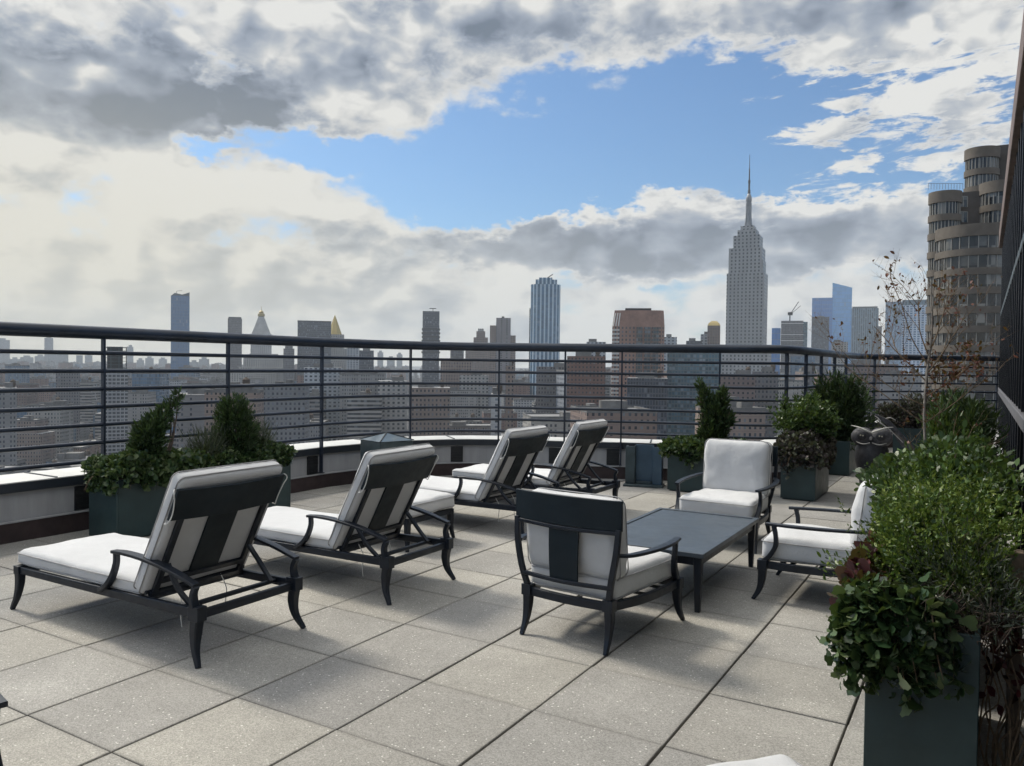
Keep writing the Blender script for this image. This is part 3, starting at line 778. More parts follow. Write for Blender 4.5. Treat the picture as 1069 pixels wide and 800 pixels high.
# ivy hanging over the front of the nearest planter
t = plant('ivy', 'broad-leaved ivy hanging over the front left corner of the nearest planter box', 'ivy', (XR, 3.165, PR))
rr = np.random.default_rng(31); P = []; D = []
strands = []
for k in range(60):
    x0 = rr.uniform(-.20, .06) if k > 14 else rr.uniform(-.22, -.12)
    out = rr.uniform(.015, .085); lg = rr.uniform(.02, .22)+(.09 if x0 > -.08 and rr.random() < .3 else 0)
    sx = rr.uniform(-.07, .03) if x0 < -.10 else rr.uniform(-.05, .04)
    pts = cat([Vector((x0, rr.uniform(.04, .2), rr.uniform(.0, .08))), Vector((x0+sx*.5, -out*.6, rr.uniform(.05, .12))), Vector((x0+sx, -out, -.03)), Vector((x0+sx*1.15, -out*.9, -lg*.6)), Vector((x0+sx*1.25+rr.uniform(-.03, .03), -out*.75, -lg))], 7)
    strands.append(pts)
    for q in pts:
        for _ in range(3):
            P.append(tuple(q+Vector(rr.normal(size=3)*.023))); D.append((rr.normal()*.4-.1, -1, .2))
for k in range(380):
    P.append((rr.uniform(-.27, -.02), rr.uniform(-.08, .4), rr.uniform(.0, .10))); D.append((-.4, -.6, .8))
foliage('leaves', np.array(P), np.array(D), .028, 1.1, 33, M['leaf_ivy'], t, shape='ivy', droop=.35, up=.25, jit=.55)
mb = MB()
for s in strands: mb.tube(s, [.0022, .0018, .001], 5)
for k in range(5):
    x0 = rr.uniform(-.14, .02); mb.tube([(x0, .05, .06), (x0+.02, -.08, .07), (x0+.04, -.10, -.06), (x0+.06, -.09, -rr.uniform(.14, .22))], [.003, .0025, .0015], 5, sub=6)
mb.build('stems', M['vine'], t)
t = plant('coral_bells', 'dark red ruffled leaves hanging at the left side of the nearest planter box', 'foliage plant', (-.36, 3.42, PR))
P, D = sample_blobs(420, [(-.04, -.05, .08, .06, .14, .09), (-.07, .0, -.03, .05, .14, .10), (-.03, .12, .14, .05, .1, .07)], 35, .3, .3)
foliage('leaves', P, D, .036, 1.0, 36, M['leaf_red'], t, shape='round', up=.2, jit=.8)
mb = MB(); twigs(mb, (.08, 0, -.06), [tuple(p) for p in P[:26]], .002, 4); mb.build('stems', M['twig'], t)
t = plant('heather', 'tangle of dry grey twigs along the top of the nearest planter box', 'dry shrub', (XR+.11, 3.28, PR))
mb = MB(); r2 = random.Random(5)
for k in range(230):
    b = Vector((r2.uniform(-.20, .14), r2.uniform(-.06, .3), -.06)); a = r2.uniform(0, 2*PI); L = r2.uniform(.12, .34)
    e = b+Vector((math.cos(a)*L*.6, math.sin(a)*L*.5-.06, L*r2.uniform(.35, .9)))
    m = (b+e)/2+Vector((r2.uniform(-.04, .04), r2.uniform(-.05, .02), r2.uniform(0, .05)))
    mb.tube([b, m, e], [.0022, .0016, .0008], 4, sub=3)
mb.build('stems', M['twig'], t)
P, D = sample_blobs(1500, [(0, .05, .18, .22, .2, .16), (.12, -.02, .10, .14, .14, .14)], 41, .2, .4)
foliage('leaves', P, D, .022, .22, 42, M['leaf_grey'], t, shape='needle', up=1.0, jit=.5)
t = plant('yellow_sprig', 'thin light green sprig reaching left in front of the side-on armchair', 'trailing plant', (-.36, 3.75, PR+.02))
mb = MB(); P = []; D = []
for k in range(6):
    e = Vector((-.20-.05*r2.random(), r2.uniform(-.16, .16), r2.uniform(-.10, .05))); pts = cat([Vector((.1, 0, -.12)), Vector((-.05, e.y*.4, .03)), e], 8)
    mb.tube(pts, [.0016, .0008], 4)
    for q in pts[4:]:
        for _ in range(3): P.append(tuple(q+Vector([r2.gauss(0, .008) for _ in range(3)]))); D.append((-1, 0, .6))
mb.build('stems', M['twig'], t); foliage('leaves', np.array(P), np.array(D), .022, .4, 43, M['leaf_lime'], t, shape='oval')

# vines and post between planter and wall
t = thing('timber_post', 'weathered upright timber board against the wall right of the nearest planter', 'post', (.125, 3.55, 0))
MB().box(-.022, .022, -.035, .035, 0, .86).build('board', M['wood'], t, bevel=.003)
t = plant('climbing_vine', 'bare brown vine tangled between the nearest planter and the glazed wall', 'vine', (.085, 3.45, 0))
mb = MB(); P = []; D = []
for k in range(16):
    x, y = r2.uniform(-.05, .09), r2.uniform(-.10, .06); pts = [Vector((x, y, 0))]
    for z in (.12, .26, .40, .52, .62): pts.append(Vector((x+r2.uniform(-.045, .045), y+r2.uniform(-.06, .06), z+r2.uniform(-.04, .04))))
    pts = cat(pts, 5); mb.tube(pts, [.0045, .003, .002], 5)
    for q in pts[int(len(pts)*.55):]:
        if r2.random() < .7: P.append(tuple(q)); D.append((0, -1, -.2))
mb.build('stems', M['vine'], t); foliage('leaves', np.array(P), np.array(D), .035, .8, 44, M['leaf_red'], t, shape='oval')

# bare sapling with a few russet leaves
def sapling():
    t = thing('sapling', 'thin bare young tree with a few russet leaves in front of the round tower', 'tree', (-.36, 6.50, PR-.10))
    rr = random.Random(12); mb = MB(); lf = []
    def grow(p, d, L, r, depth):
        n = 5; pts = [p.copy()]; q = p.copy(); dd = d.copy()
        for i in range(n):
            dd = (dd+Vector((rr.gauss(0, .10), rr.gauss(0, .10), rr.gauss(.05, .05)))).normalized()
            q = q+dd*(L/n); pts.append(q.copy())
        P = cat(pts, 2); mb.tube(P, [r, r*.75, r*.45], 6)
        if depth >= 2:
            for z in P[2:]:
                if rr.random() < (.07 if depth == 2 else .14)*(3.6 if .62 < z.z < 1.25 and abs(z.x-.10) < .26 else .8): lf.append(z.copy())
        if depth < 4:
            for k in range({0: 0, 1: 5, 2: 4, 3: 3}[depth]):
                f = rr.uniform(.25, 1); i = min(len(P)-2, int(f*len(P)))
                a = rr.uniform(0, 2*PI); side = Vector((math.cos(a), math.sin(a), rr.uniform(.1, .9))).normalized()
                grow(P[i], (dd*.55+side*.75).normalized(), L*rr.uniform(.45, .7), r*.5, depth+1)
    tr = cat([Vector((0, 0, 0)), Vector((.012, 0, .35)), Vector((-.006, 0, .7)), Vector((.006, 0, 1.0)), Vector((.03, .01, 1.30)), Vector((.02, 0, 1.62))], 5)
    m2 = MB(); m2.tube(tr, [.011, .010, .009, .007, .004], 8); m2.build('trunk', M['bark'], t)
    def br(z, d, L, r=.0055, dep=1):
        i = min(range(len(tr)), key=lambda k: abs(tr[k].z-z)); grow(tr[i], Vector(d).normalized(), L, r, dep)
    br(.62, (-.75, -.2, .62), .70); br(.66, (.9, .1, .45), .45); br(.30, (-.5, -.5, .9), .30, .004, 2); br(.28, (.9, -.2, .4), .55, .005, 2)
    br(.80, (.8, .2, .7), .45); br(.92, (-.6, .2, .8), .55); br(1.0, (.6, -.3, .8), .50); br(1.1, (-.35, .1, .9), .50); br(1.2, (.5, .2, .8), .42); br(.75, (-.9, .0, .5), .45, .005, 2)
    # one long arching shoot up to the left
    P = cat([tr[int(len(tr)*.62)], Vector((-.10, 0, 1.26)), Vector((-.17, 0, 1.50)), Vector((-.24, 0, 1.68)), Vector((-.25, 0, 1.80)), Vector((-.19, 0, 1.84))], 5)
    mb.tube(P, [.005, .003, .0012], 6)
    for z in P[12:]: lf += [z, z+Vector((.012, 0, .012))]
    mb.build('branch', M['vine'], t)
    V = np.array([tuple(v) for v in lf]); D_ = np.tile([0, 0, -.3], (len(V), 1))
    foliage('leaves', V, D_, .024, .5, 51, M['leaf_autumn'], t, shape='oval', jit=.9)
    return t
sapling()

# ------------------------------------------------------------------ owl statue
t = thing('owl_statue', 'grey owl statue with wide eyes standing among the far planters', 'statue', (-1.16, 10.6, 0), R(3))
prof = [(.12, .0), (.15, .03), (.13, .10), (.15, .25), (.19, .42), (.19, .56), (.15, .66)]
MB().lathe(prof, 20).build('body', M['owl_dark'], t)
mb = MB()
for s in (-1, 1):
    rings = []
    for i in range(11):
        a = max(.02, min(PI-.02, i/10*PI)); rings.append([(s*.10+.135*math.sin(a)*math.cos(2*PI*k/20), -.085-.075*math.cos(a), .715+.118*math.sin(a)*math.sin(2*PI*k/20)) for k in range(20)])
    mb.loft(rings)
mb.build('head', M['owl'], t)
for s in (-1, 1):
    MB().tube([(0, -.17, .775), (s*.07, -.175, .805), (s*.15, -.15, .835), (s*.235, -.10, .850)], [.009, .013, .010, .004], 8, sub=4).build('brow', M['owl_pale'], t)
    m2 = MB(); m2.lathe([(.001, 0), (.048, 0), (.052, .012), (.040, .020), (.001, .022)], 20); o = m2.build('eye_disc', M['owl_dark'], t)
    o.matrix_local = Matrix.Translation((s*.105, -.168, .735)) @ Matrix.Rotation(R(90), 4, 'X')
    for q in ((-.014, .006), (.014, .002)):
        m3 = MB(); m3.lathe([(.001, 0), (.010, 0), (.009, .010), (.001, .012)], 12); e = m3.build('glint', M['eye'], o); e.matrix_local = Matrix.Translation((q[0], q[1], .02))  # small pale discs stand in for highlights on the eyes
MB().bar([(0, -.19, .72), (0, -.225, .69), (0, -.20, .645)], [.03, .03, .006], .03, sub=4).build('beak', M['owl_dark'], t)
mb = MB()
for s in (-1, 1): mb.tube([(s*.01, -.19, .655), (s*.09, -.19, .635), (s*.17, -.14, .655)], [.006, .008, .003], 6, sub=4)
mb.build('chin_line', M['owl_pale'], t)
wing = MB()
for k in range(9):
    f = k/8; a0 = Vector((.02+.02*k, .10+.02*k, .98-.015*k)); e = Vector((.30+.045*k, .16, .66-.062*k))
    wing.bar([a0, (a0+e)/2+Vector((.03, 0, .05)), e], [.03, .06, .035], .012, up=(0, 1, .2), sub=5)
wing.build('wing', M['owl'], t)
mb = MB(); mb.tube([(.02, .08, .97), (.07, .07, .93), (.10, .06, .87)], [.003, .006, .003], 8, sub=5)
mb.tube([(.14, .05, .94), (.19, .05, .955), (.25, .05, .93)], [.003, .006, .003], 8, sub=5)
mb.tube([(.07, .02, .90), (.20, .02, .80), (.34, .02, .66)], [.008, .006, .004], 8, sub=5)
mb.build('wing_edge', M['owl_pale'], t)

# ------------------------------------------------------------------ blue-grey steel stand by the parapet + lantern box
t = thing('steel_cabinet', 'blue-grey open-fronted steel cabinet on a flat foot against the far parapet', 'cabinet', (-3.745, 9.62, 0), R(14))
mb = MB(); mb.box(-.25, .25, -.15, .15, 0, .028); mb.build('foot_plate', M['steel_dark'], t, bevel=.004)
MB().box(-.115, .115, .03, .05, .03, .53).build('back_panel', M['steel'], t, bevel=.003)
for s in (-1, 1):
    m2 = MB(); m2.box(s*.175-.06, s*.175+.055 if s > 0 else s*.175+.06, -.06, -.042, .03, .51); m2.box(s*.117-.006, s*.117+.006, -.042, .05, .03, .52); m2.box(s*.228-.006, s*.228+.006, -.042, .10, .03, .51)
    m2.build('side_wing', M['steel_dark' if s < 0 else 'steel'], t, bevel=.002)
MB().box(-.10, .10, -.04, .028, .03, .06).build('sill_tray', M['steel_dark'], t, bevel=.002)
t = thing('lantern_box', 'dark grey metal box with sloping glassy lid by the curve of the parapet', 'lantern box', (-6.24, 7.46, 0), R(-18))
a = .23
mb = MB(); mb.box(-a, a, -a, a, 0, .61); mb.build('box', M['steel_dark'], t, bevel=.004)
gm, tt, bb = newmat('dusty grey glass'); bb.inputs['Base Color'].default_value = (.12, .155, .18, 1); bb.inputs['Roughness'].default_value = .14; bb.inputs['Specular IOR Level'].default_value = .8
mb = MB(); h = .012
mb.add([(-a-.01, -a-.01, .615), (a+.01, -a-.01, .615), (a+.01, a+.01, .615), (-a-.01, a+.01, .615), (0, 0, .70)], [(0, 1, 4), (1, 2, 4), (2, 3, 4), (3, 0, 4), (3, 2, 1, 0)])
mb.build('lid', gm, t, smooth=False)
mb = MB()
for sx in (-1, 1):
    for sy in (-1, 1): mb.bar([(sx*(a+.01), sy*(a+.01), .618), (0, 0, .703)], .012, .008)
mb.build('lid_rib', M['black'], t)

# ------------------------------------------------------------------ the city
GZ = -100.
CY = YAW+R(7)                      # heading of the street grid
ce, se = math.cos(CY), math.sin(CY)
def wbox(mb, c, w, d, z0, z1, rot=CY, top=True, uvoff=None):
    """building block with wall UVs in metres; c = centre (x,y)"""
    cr, sr = math.cos(rot), math.sin(rot)
    P = [(c[0]+x*cr-y*sr, c[1]+x*sr+y*cr) for x, y in ((-w/2, -d/2), (w/2, -d/2), (w/2, d/2), (-w/2, d/2))]
    prism(mb, P, z0, z1, top, uvoff)
def prism(mb, P, z0, z1, top=True, uvoff=None):
    u = random.uniform(0, 30) if uvoff is None else uvoff; n = len(P)
    for i in range(n):
        a, b = P[i], P[(i+1) % n]; L = math.dist(a, b)
        mb.add([(a[0], a[1], z0), (b[0], b[1], z0), (b[0], b[1], z1), (a[0], a[1], z1)], [(0, 1, 2, 3)], [[(u, z0-GZ), (u+L, z0-GZ), (u+L, z1-GZ), (u, z1-GZ)]])
        u += L
    if top: mb.add([(p[0], p[1], z1) for p in P], [tuple(range(n))])
def facade(name, cols, win=(.02, .026, .035), fw=3.2, fh=3.3, ww=.5, wh=.5, glassy=.15, wv=.6, mode='punched', rough=.8, roofc=(.17, .17, .17), rowdark=0):
    """cols: list of base colours picked per object; the window grid lives in metre UVs"""
    m, t, b = newmat(name)
    uv = t.n.new('ShaderNodeUVMap').outputs[0]
    sx = t.node('ShaderNodeSeparateXYZ'); t.con(uv, sx.inputs[0]); U, V = sx.outputs[0], sx.outputs[1]
    oi = t.node('ShaderNodeObjectInfo').outputs['Random']
    n = len(cols)
    base = t.ramp(oi, [((i+.5)/n if n > 1 else 0, c) for i, c in enumerate(cols)]) if n > 1 else t.mix(0, cols[0], cols[0])
    if n > 2: U0 = U; U = t.math('MULTIPLY', U, t.mapr(t.math('FRACT', t.math('MULTIPLY', oi, 37.7)), 0, 1, .75, 1.45))
    fu, fv = t.math('FRACT', t.math('DIVIDE', U, fw)), t.math('FRACT', t.math('DIVIDE', V, fh))
    iu, iv = t.math('FLOOR', t.math('DIVIDE', U, fw)), t.math('FLOOR', t.math('DIVIDE', V, fh))
    inu = t.math('MULTIPLY', t.math('GREATER_THAN', fu, (1-ww)/2), t.math('LESS_THAN', fu, (1+ww)/2))
    inv = t.math('MULTIPLY', t.math('GREATER_THAN', fv, (1-wh)/2+.05), t.math('LESS_THAN', fv, (1+wh)/2+.05))
    if mode == 'ribbon': inw = inv
    elif mode == 'rib': inw = inu
    else: inw = t.math('MULTIPLY', inu, inv)
    wall = t.math('GREATER_THAN', U, -5)
    inw = t.math('MULTIPLY', inw, wall)
    if n > 2 and mode != 'ribbon':
        c1_ = t.node('ShaderNodeCombineXYZ'); t.con(iu, c1_.inputs[0]); t.con(oi, c1_.inputs[1]); w1_ = t.node('ShaderNodeTexWhiteNoise'); t.con(c1_.outputs[0], w1_.inputs['Vector'])
        inw = t.math('MULTIPLY', inw, t.math('GREATER_THAN', w1_.outputs['Value'], .2))
    cb = t.node('ShaderNodeCombineXYZ'); t.con(iu, cb.inputs[0]); t.con(iv, cb.inputs[1]); t.con(oi, cb.inputs[2])
    wn = t.node('ShaderNodeTexWhiteNoise'); t.con(cb.outputs[0], wn.inputs['Vector'])
    co = t.obj()
    dirt = t.noise(t.vmath('MULTIPLY', co, (.05, .05, .02)), 1, 5, .6)
    bc = t.vmath('SCALE', base); t.con(t.mapr(dirt, .3, .7, .78, 1.15), bc.node.inputs[3])
    # faint floor lines on the wall
    fl = t.math('LESS_THAN', fv, .08); bc = t.mix(t.math('MULTIPLY', fl, .3), bc, (.05, .05, .05))
    wc = t.mix(t.mapr(wn.outputs['Value'], 1-wv*.35, 1, 0, .5), win, (.20, .22, .24))
    wc2 = t.vmath('SCALE', wc); kk = min(1, wv*1.6); t.con(t.mapr(wn.outputs['Value'], 0, .8, 1-.45*kk, 1+.5*kk), wc2.node.inputs[3])
    c = t.mix(inw, bc, wc2)
    rf = t.vmath('SCALE', roofc); t.con(t.math('MULTIPLY', t.mapr(t.noise(co, .08, 4), .3, .7, .7, 1.4), t.mapr(oi, 0, 1, .6, 1.6)), rf.node.inputs[3])
    c = t.mix(wall, rf, c)
    t.con(c, b.inputs['Base Color'])
    t.con(t.mapr(inw, 0, 1, rough, glassy), b.inputs['Roughness'])
    return m
brick = facade('red and brown brick blocks', [(.13, .075, .06), (.20, .12, .095), (.09, .065, .06), (.15, .10, .085), (.24, .18, .15), (.17, .15, .14)], fw=2.7, fh=3.1, ww=.42, wh=.46, wv=.9)
stone = facade('pale stone and concrete blocks', [(.26, .255, .24), (.17, .175, .185), (.33, .31, .28), (.14, .15, .165), (.24, .205, .18), (.20, .22, .25)], fw=2.8, fh=3.4, ww=.46, wh=.5, wv=.9, win=(.035, .042, .055))
white = facade('white brick apartment slabs', [(.40, .40, .40), (.30, .32, .35), (.48, .47, .45)], fw=3.4, fh=3.0, ww=.62, wh=.42, wv=.9, win=(.05, .06, .075))
glassm = facade('blue glass curtain wall', [(.07, .12, .17), (.05, .08, .12), (.10, .16, .21)], win=(.045, .10, .17), fw=1.8, fh=3.8, ww=.86, wh=.8, rough=.3, wv=.4)
ribbon = facade('ribbon window office blocks', [(.22, .21, .20), (.14, .13, .13), (.30, .29, .27)], mode='ribbon', fh=3.7, wh=.5)
roofm = simple('flat roof membrane', (.12, .118, .115), .9, 0, .4, .15)
tankm = simple('wooden water tank', (.06, .042, .03), .9, 0, .3, 1)
metalm = simple('grey plant metal', (.22, .23, .24), .6, .2, .3, .3)

ground = MB(); G = 26000
o = ground.add([(-G, -G, GZ), (G, -G, GZ), (G, G, GZ), (-G, G, GZ)], [(0, 1, 2, 3)]).build('city_ground', simple('city ground', (.055, .055, .058), .9, 0, .4, .01), smooth=False)
o['kind'] = 'structure'

KINDS = [('brick', brick, 'brick apartment block', 'brown or red brick block with flat roof in the city seen through the railing', 'brick blocks below the terrace'),
         ('stone', stone, 'stone block', 'grey stone mid-rise block with punched windows in the city seen through the railing', 'grey mid-rise blocks below the terrace'),
         ('white', white, 'apartment slab', 'whitish apartment slab with rows of windows in the city seen through the railing', 'whitish apartment slabs below the terrace'),
         ('ribbon', ribbon, 'office block', 'office block with continuous ribbon windows in the city seen through the railing', 'ribbon-windowed office blocks below the terrace'),
         ('glass', glassm, 'glass block', 'dark bluish glass block in the city seen through the railing', 'bluish glass blocks below the terrace')]
fx, fy = -math.sin(YAW), math.cos(YAW); rx_, ry_ = math.cos(YAW), math.sin(YAW)
def campos(x, y):
    dep = x*fx+y*fy; lat = x*rx_+y*ry_
    return dep, (lat/dep if dep > 1 else 9)
# reserved landmarks footprints: (px0, px1, ytop, depth, kind)
taken = []
def city_block(kind, cx, cy, w, d, h, detail=True):
    K = KINDS[kind]
    t = bpy.data.objects.new({'brick': 'brick_block', 'stone': 'stone_block', 'white': 'apartment_slab', 'ribbon': 'office_block', 'glass': 'glass_block'}[K[0]], None)
    return t
def make_block(mb_wall, mb_roof, cx, cy, w, d, h, near):
    z1 = GZ+h
    if random.random() < .35 and h > 30:
        h1 = h*random.uniform(.5, .8); wbox(mb_wall, (cx, cy), w, d, GZ, GZ+h1); w2, d2 = w*random.uniform(.5, .8), d*random.uniform(.5, .85)
        wbox(mb_wall, (cx, cy), w2, d2, GZ+h1, z1); w, d = w2, d2
    else: wbox(mb_wall, (cx, cy), w, d, GZ, z1)
    def loc(x, y): return (cx+x*ce-y*se, cy+x*se+y*ce)
    for k in range(random.choice((1, 2, 2, 3))):
        bw_, bd = random.uniform(3, w*.35), random.uniform(3, d*.35); p = loc(random.uniform(-.3, .3)*w, random.uniform(-.3, .3)*d)
        Mx = Matrix.Translation((p[0], p[1], 0)) @ Matrix.Rotation(CY, 4, 'Z')
        mb_roof.box(-bw_/2, bw_/2, -bd/2, bd/2, z1-.3, z1+random.uniform(2, 5.5), Mx)
    # parapet rim
    for x0, x1, y0, y1 in ((-w/2-.1, w/2+.1, -d/2-.1, -d/2+.4), (-w/2-.1, w/2+.1, d/2-.4, d/2+.1), (-w/2-.1, -w/2+.4, -d/2+.4, d/2-.4), (w/2-.4, w/2+.1, -d/2+.4, d/2-.4)):
        mb_roof.box(x0, x1, y0, y1, z1-.4, z1+1.0, Matrix.Translation((cx, cy, 0)) @ Matrix.Rotation(CY, 4, 'Z'))
    if near and random.random() < .4:
        p = loc(random.uniform(-.25, .25)*w, random.uniform(-.25, .25)*d)
        return (p[0], p[1], z1)

LM = []   # landmark footprints in (depth, lateral ratio) so the filler keeps clear
def reserve(px0, px1, dep, pad=.012): LM.append((dep, (px0-534.5)/F-pad, (px1-534.5)/F+pad))
# (px0, px1, ytop, depth)
LAND = dict(construct=(108, 132, 362, 700), slender=(179, 197, 305, 1700), flat=(238, 252, 331, 1650), clock=(262, 283, 319, 1750), slab=(311, 345, 335, 1450),
            gold=(330, 362, 328, 1550), darkglass=(440, 459, 325, 1400), stepped=(494, 509, 343, 1500), greyslab=(511, 538, 332, 1300), ribbed=(553, 584, 289, 1050),
            brown=(638, 692, 321, 620), esb=(759.5, 797.5, 158, 1250), craned=(806, 841, 335, 1500), hydark=(847, 867, 311, 2300), hyslant=(868, 887, 295, 2500),
            teal=(889, 917, 320, 2200), sloped=(924, 943, 315, 1900), gridwhite=(942, 969, 313, 1500))
for k, (a, b, yt, dp) in LAND.items(): reserve(a, b, dp)
reserve(960, 1060, 125, .03)
blocks = []; far = []
sp = 47
for i in range(-60, 61):
    for j in range(5, 110):
        x = i*sp+random.uniform(-4, 4); y = j*sp+(8 if i % 2 else 0)
        wx_, wy_ = x*ce-y*se, x*se+y*ce
        dep, rat = campos(wx_, wy_)
        if dep < 300 or not -.72 < rat < .62: continue
        if i % 4 == 0 and random.random() < .8: continue
        if any(abs(dep-D_) < 75 and a < rat < b for D_, a, b in LM): continue
        # keep sight lines to landmarks: nothing tall right before them
        h = random.choice((16, 18, 20, 24, 28, 34, 42, 55)) if dep < 650 else random.choice((18, 22, 28, 34, 42, 50, 60, 72))
        if random.random() < .10: h = random.uniform(60, 92)
        if rat > .05 and dep > 420: h *= random.uniform(1.0, 1.55)
        h = min(h, 97)
        w, d = random.uniform(22, 41), random.uniform(22, 41)
        blocks.append((dep, wx_, wy_, w, d, h))
blocks.sort()
random.seed(21); near_b = blocks[:285]; far_b = blocks[285:]
for dep, x, y, w, d, h in near_b:
    k = random.choices(range(5), (44, 26, 7, 11, 12))[0]; K = KINDS[k]
    nm = {'brick': 'brick_block', 'stone': 'stone_block', 'white': 'apartment_slab', 'ribbon': 'office_block', 'glass': 'glass_block'}[K[0]]
    t = thing(nm, K[3], 'building', (x, y, GZ), 0, K[4])
    a, b = MB(), MB()
    tank = make_block(a, b, 0, 0, w, d, h, True)
    for q in (a, b): q.v = [(v[0], v[1], v[2]-GZ) for v in q.v]
    a.build('wall', K[1], t, smooth=False); b.build('roof', roofm, t, smooth=False)
    if tank:
        m2 = MB(); tz = tank[2]-GZ
        for sx in (-1, 1):
            for sy in (-1, 1): m2.bar([(tank[0]+sx*1.2, tank[1]+sy*1.2, tz-.2), (tank[0]+sx*1.2, tank[1]+sy*1.2, tz+3)], .25, .25)
        m2.lathe([(1.9, tz+3), (1.9, tz+6.2), (.2, tz+7.6)], 12, (tank[0], tank[1], 0))
        m2.build('water_tank', tankm, t)
# the rest of the city: too many to count
mats = (brick, stone, white, ribbon, glassm)
acc = [MB() for _ in mats]; rb = MB()
for dep, x, y, w, d, h in far_b:
    k = random.choices(range(5), (40, 30, 8, 11, 11))[0]; make_block(acc[k], rb, x, y, w, d, h, False)
def far_obj():
    me_v = []; me_f = []; uvs = []; mi = []
    for k, a in enumerate(acc+[rb]):
        n = len(me_v); me_v += a.v; me_f += [tuple(n+i for i in f) for f in a.f]; uvs += a.uv; mi += [k]*len(a.f)
    me = bpy.data.meshes.new('distant_city'); me.from_pydata(me_v, [], me_f)
    L = me.uv_layers.new(name='UVMap'); flat = []
    for f, u in zip(me_f, uvs): flat += [c for p in (u if u else [(-10, -10)]*len(f)) for c in p]
    L.data.foreach_set('uv', flat)
    for m_ in (*mats, roofm): me.materials.append(m_)
    me.polygons.foreach_set('material_index', mi); me.update()
    o = bpy.data.objects.new('distant_city', me); link(o); o['kind'] = 'stuff'; tag(o, 'mass of distant low city blocks fading towards the horizon', 'distant city')
far_obj()

# ---- landmark towers
def span(px0, px1, dep):
    a, b = at(px0, 385, dep), at(px1, 385, dep); c = (a+b)/2; return c, (b-a).length
def ztop(px, py, dep): return at(px, py, dep).z
def tower(name, label, key_or, mat, depthm=None, cat_='skyscraper', rot=None):
    a, b, yt, dp = LAND[key_or] if isinstance(key_or, str) else key_or
    c, w = span(a, b, dp); z = ztop((a+b)/2, yt, dp); d = depthm or w
    los = YAW-math.atan(((a+b)/2-534.5)/F)
    c = span(a, b, dp)[0]+Vector((-math.sin(los), math.cos(los), 0))*d/2
    t = thing(name, label, cat_, (c.x, c.y, GZ), los+(rot or 0))
    return t, w, d, z-GZ
def blk(t, name, mat, w, d, z0, z1, x=0, y=0, smooth=False, bevel=0):
    mb = MB(); P = [(x-w/2, y-d/2), (x+w/2, y-d/2), (x+w/2, y+d/2), (x-w/2, y+d/2)]
    prism(mb, P, z0+GZ, z1+GZ); mb.v = [(v[0], v[1], v[2]-GZ) for v in mb.v]
    return mb.build(name, mat, t, smooth=smooth)

# art-deco tower with mast
esb_m = facade('limestone tower with window columns', [(.27, .275, .28)], win=(.025, .03, .035), fw=6.0, fh=5.6, ww=.44, wh=.55, wv=.15)
t, w, d, h = tower('art_deco_tower', 'tall stepped grey limestone tower with a needle mast, highest on the skyline', 'esb', esb_m, 42, rot=R(-9))
k = h/443.
blk(t, 'wall', esb_m, w*1.75, d*1.6, 0, 90*k); blk(t, 'wall', esb_m, w*1.25, d*1.2, 90*k, 125*k)
blk(t, 'wall', esb_m, w, d, 125*k, 252*k)
blk(t, 'wall', esb_m, w*.88, d*.94, 252*k, 292*k, -w*.02); blk(t, 'wall', esb_m, w*.90, d*.80, 125*k, 272*k)
blk(t, 'wall', esb_m, w*.70, d*.84, 292*k, 312*k)
blk(t, 'crown', esb_m, w*.50, d*.70, 312*k, 321*k); blk(t, 'crown', esb_m, w*.36, d*.5, 321*k, 328*k)
mast = simple('aluminium mast', (.20, .21, .22), .5, .4, .2, .2)
mb = MB(); mb.lathe([(6.6, 328*k), (5.0, 334*k), (4.2, 338*k), (4.0, 368*k), (4.6, 369*k), (4.4, 374*k), (2.6, 380*k), (1.6, 381*k)], 16)
for a in range(4):
    c_, s_ = math.cos(a*PI/2+.78), math.sin(a*PI/2+.78); mb.bar([(c_*7, s_*7, 328*k), (c_*4.6, s_*4.6, 342*k), (c_*4.2, s_*4.2, 366*k)], 1.6, 1.6, sub=3)
mb.build('mast', mast, t)
MB().lathe([(2.2, 381*k), (2.2, 386*k), (1.5, 387*k), (1.5, 397*k), (1.9, 398*k), (1.9, 402*k), (1.0, 403*k), (1.0, 420*k), (.6, 421*k), (.35, 443*k)], 10).build('antenna', M['black'], t)

# slender dark glass tower with slanted top
slen = facade('slate blue glass tower', [(.05, .12, .22)], win=(.035, .11, .23), fw=3.2, fh=6.8, ww=.8, wh=.85, rough=.3, wv=.2)
t, w, d, h = tower('glass_tower', 'slender blue glass tower with jagged top at the far left', 'slender', slen)
blk(t, 'wall', slen, w, d, 0, h-w*.22); mb = MB(); mb.add([(-w/2, -d/2, h-w*.22), (w/2, -d/2, h-w*.22), (w/2, -d/2, h), (w*.1, -d/2, h-w*.14), (-w*.3, -d/2, h-w*.06), (-w/2, -d/2, h-w*.25), (-w/2, d/2, h-w*.22), (w/2, d/2, h-w*.22), (w/2, d/2, h), (w*.1, d/2, h-w*.14), (-w*.3, d/2, h-w*.06), (-w/2, d/2, h-w*.25)], [(0, 1, 2, 3, 4, 5), (11, 10, 9, 8, 7, 6), (5, 4, 10, 11), (4, 3, 9, 10), (3, 2, 8, 9), (2, 1, 7, 8)]); mb.build('crown', M['steel_dark'], t, smooth=False)
mb = MB(); mb.bar([(-w*.2, 0, h-8), (-w*.2, 0, h+3)], .8, .8); mb.bar([(-w*.2, 0, h+3), (w*.1, 0, h+5)], .7, .7); mb.build('crane', M['black'], t)

grey = facade('grey brown office tower', [(.13, .125, .13)], fw=2.6, fh=3.6, ww=.5, wh=.5, win=(.03, .035, .045))
t, w, d, h = tower('office_tower', 'small flat-topped grey tower left of the white clock tower', 'flat', grey); blk(t, 'wall', grey, w, d, 0, h-3); blk(t, 'roof', M['steel_dark'], w*.9, d*.9, h-3, h)

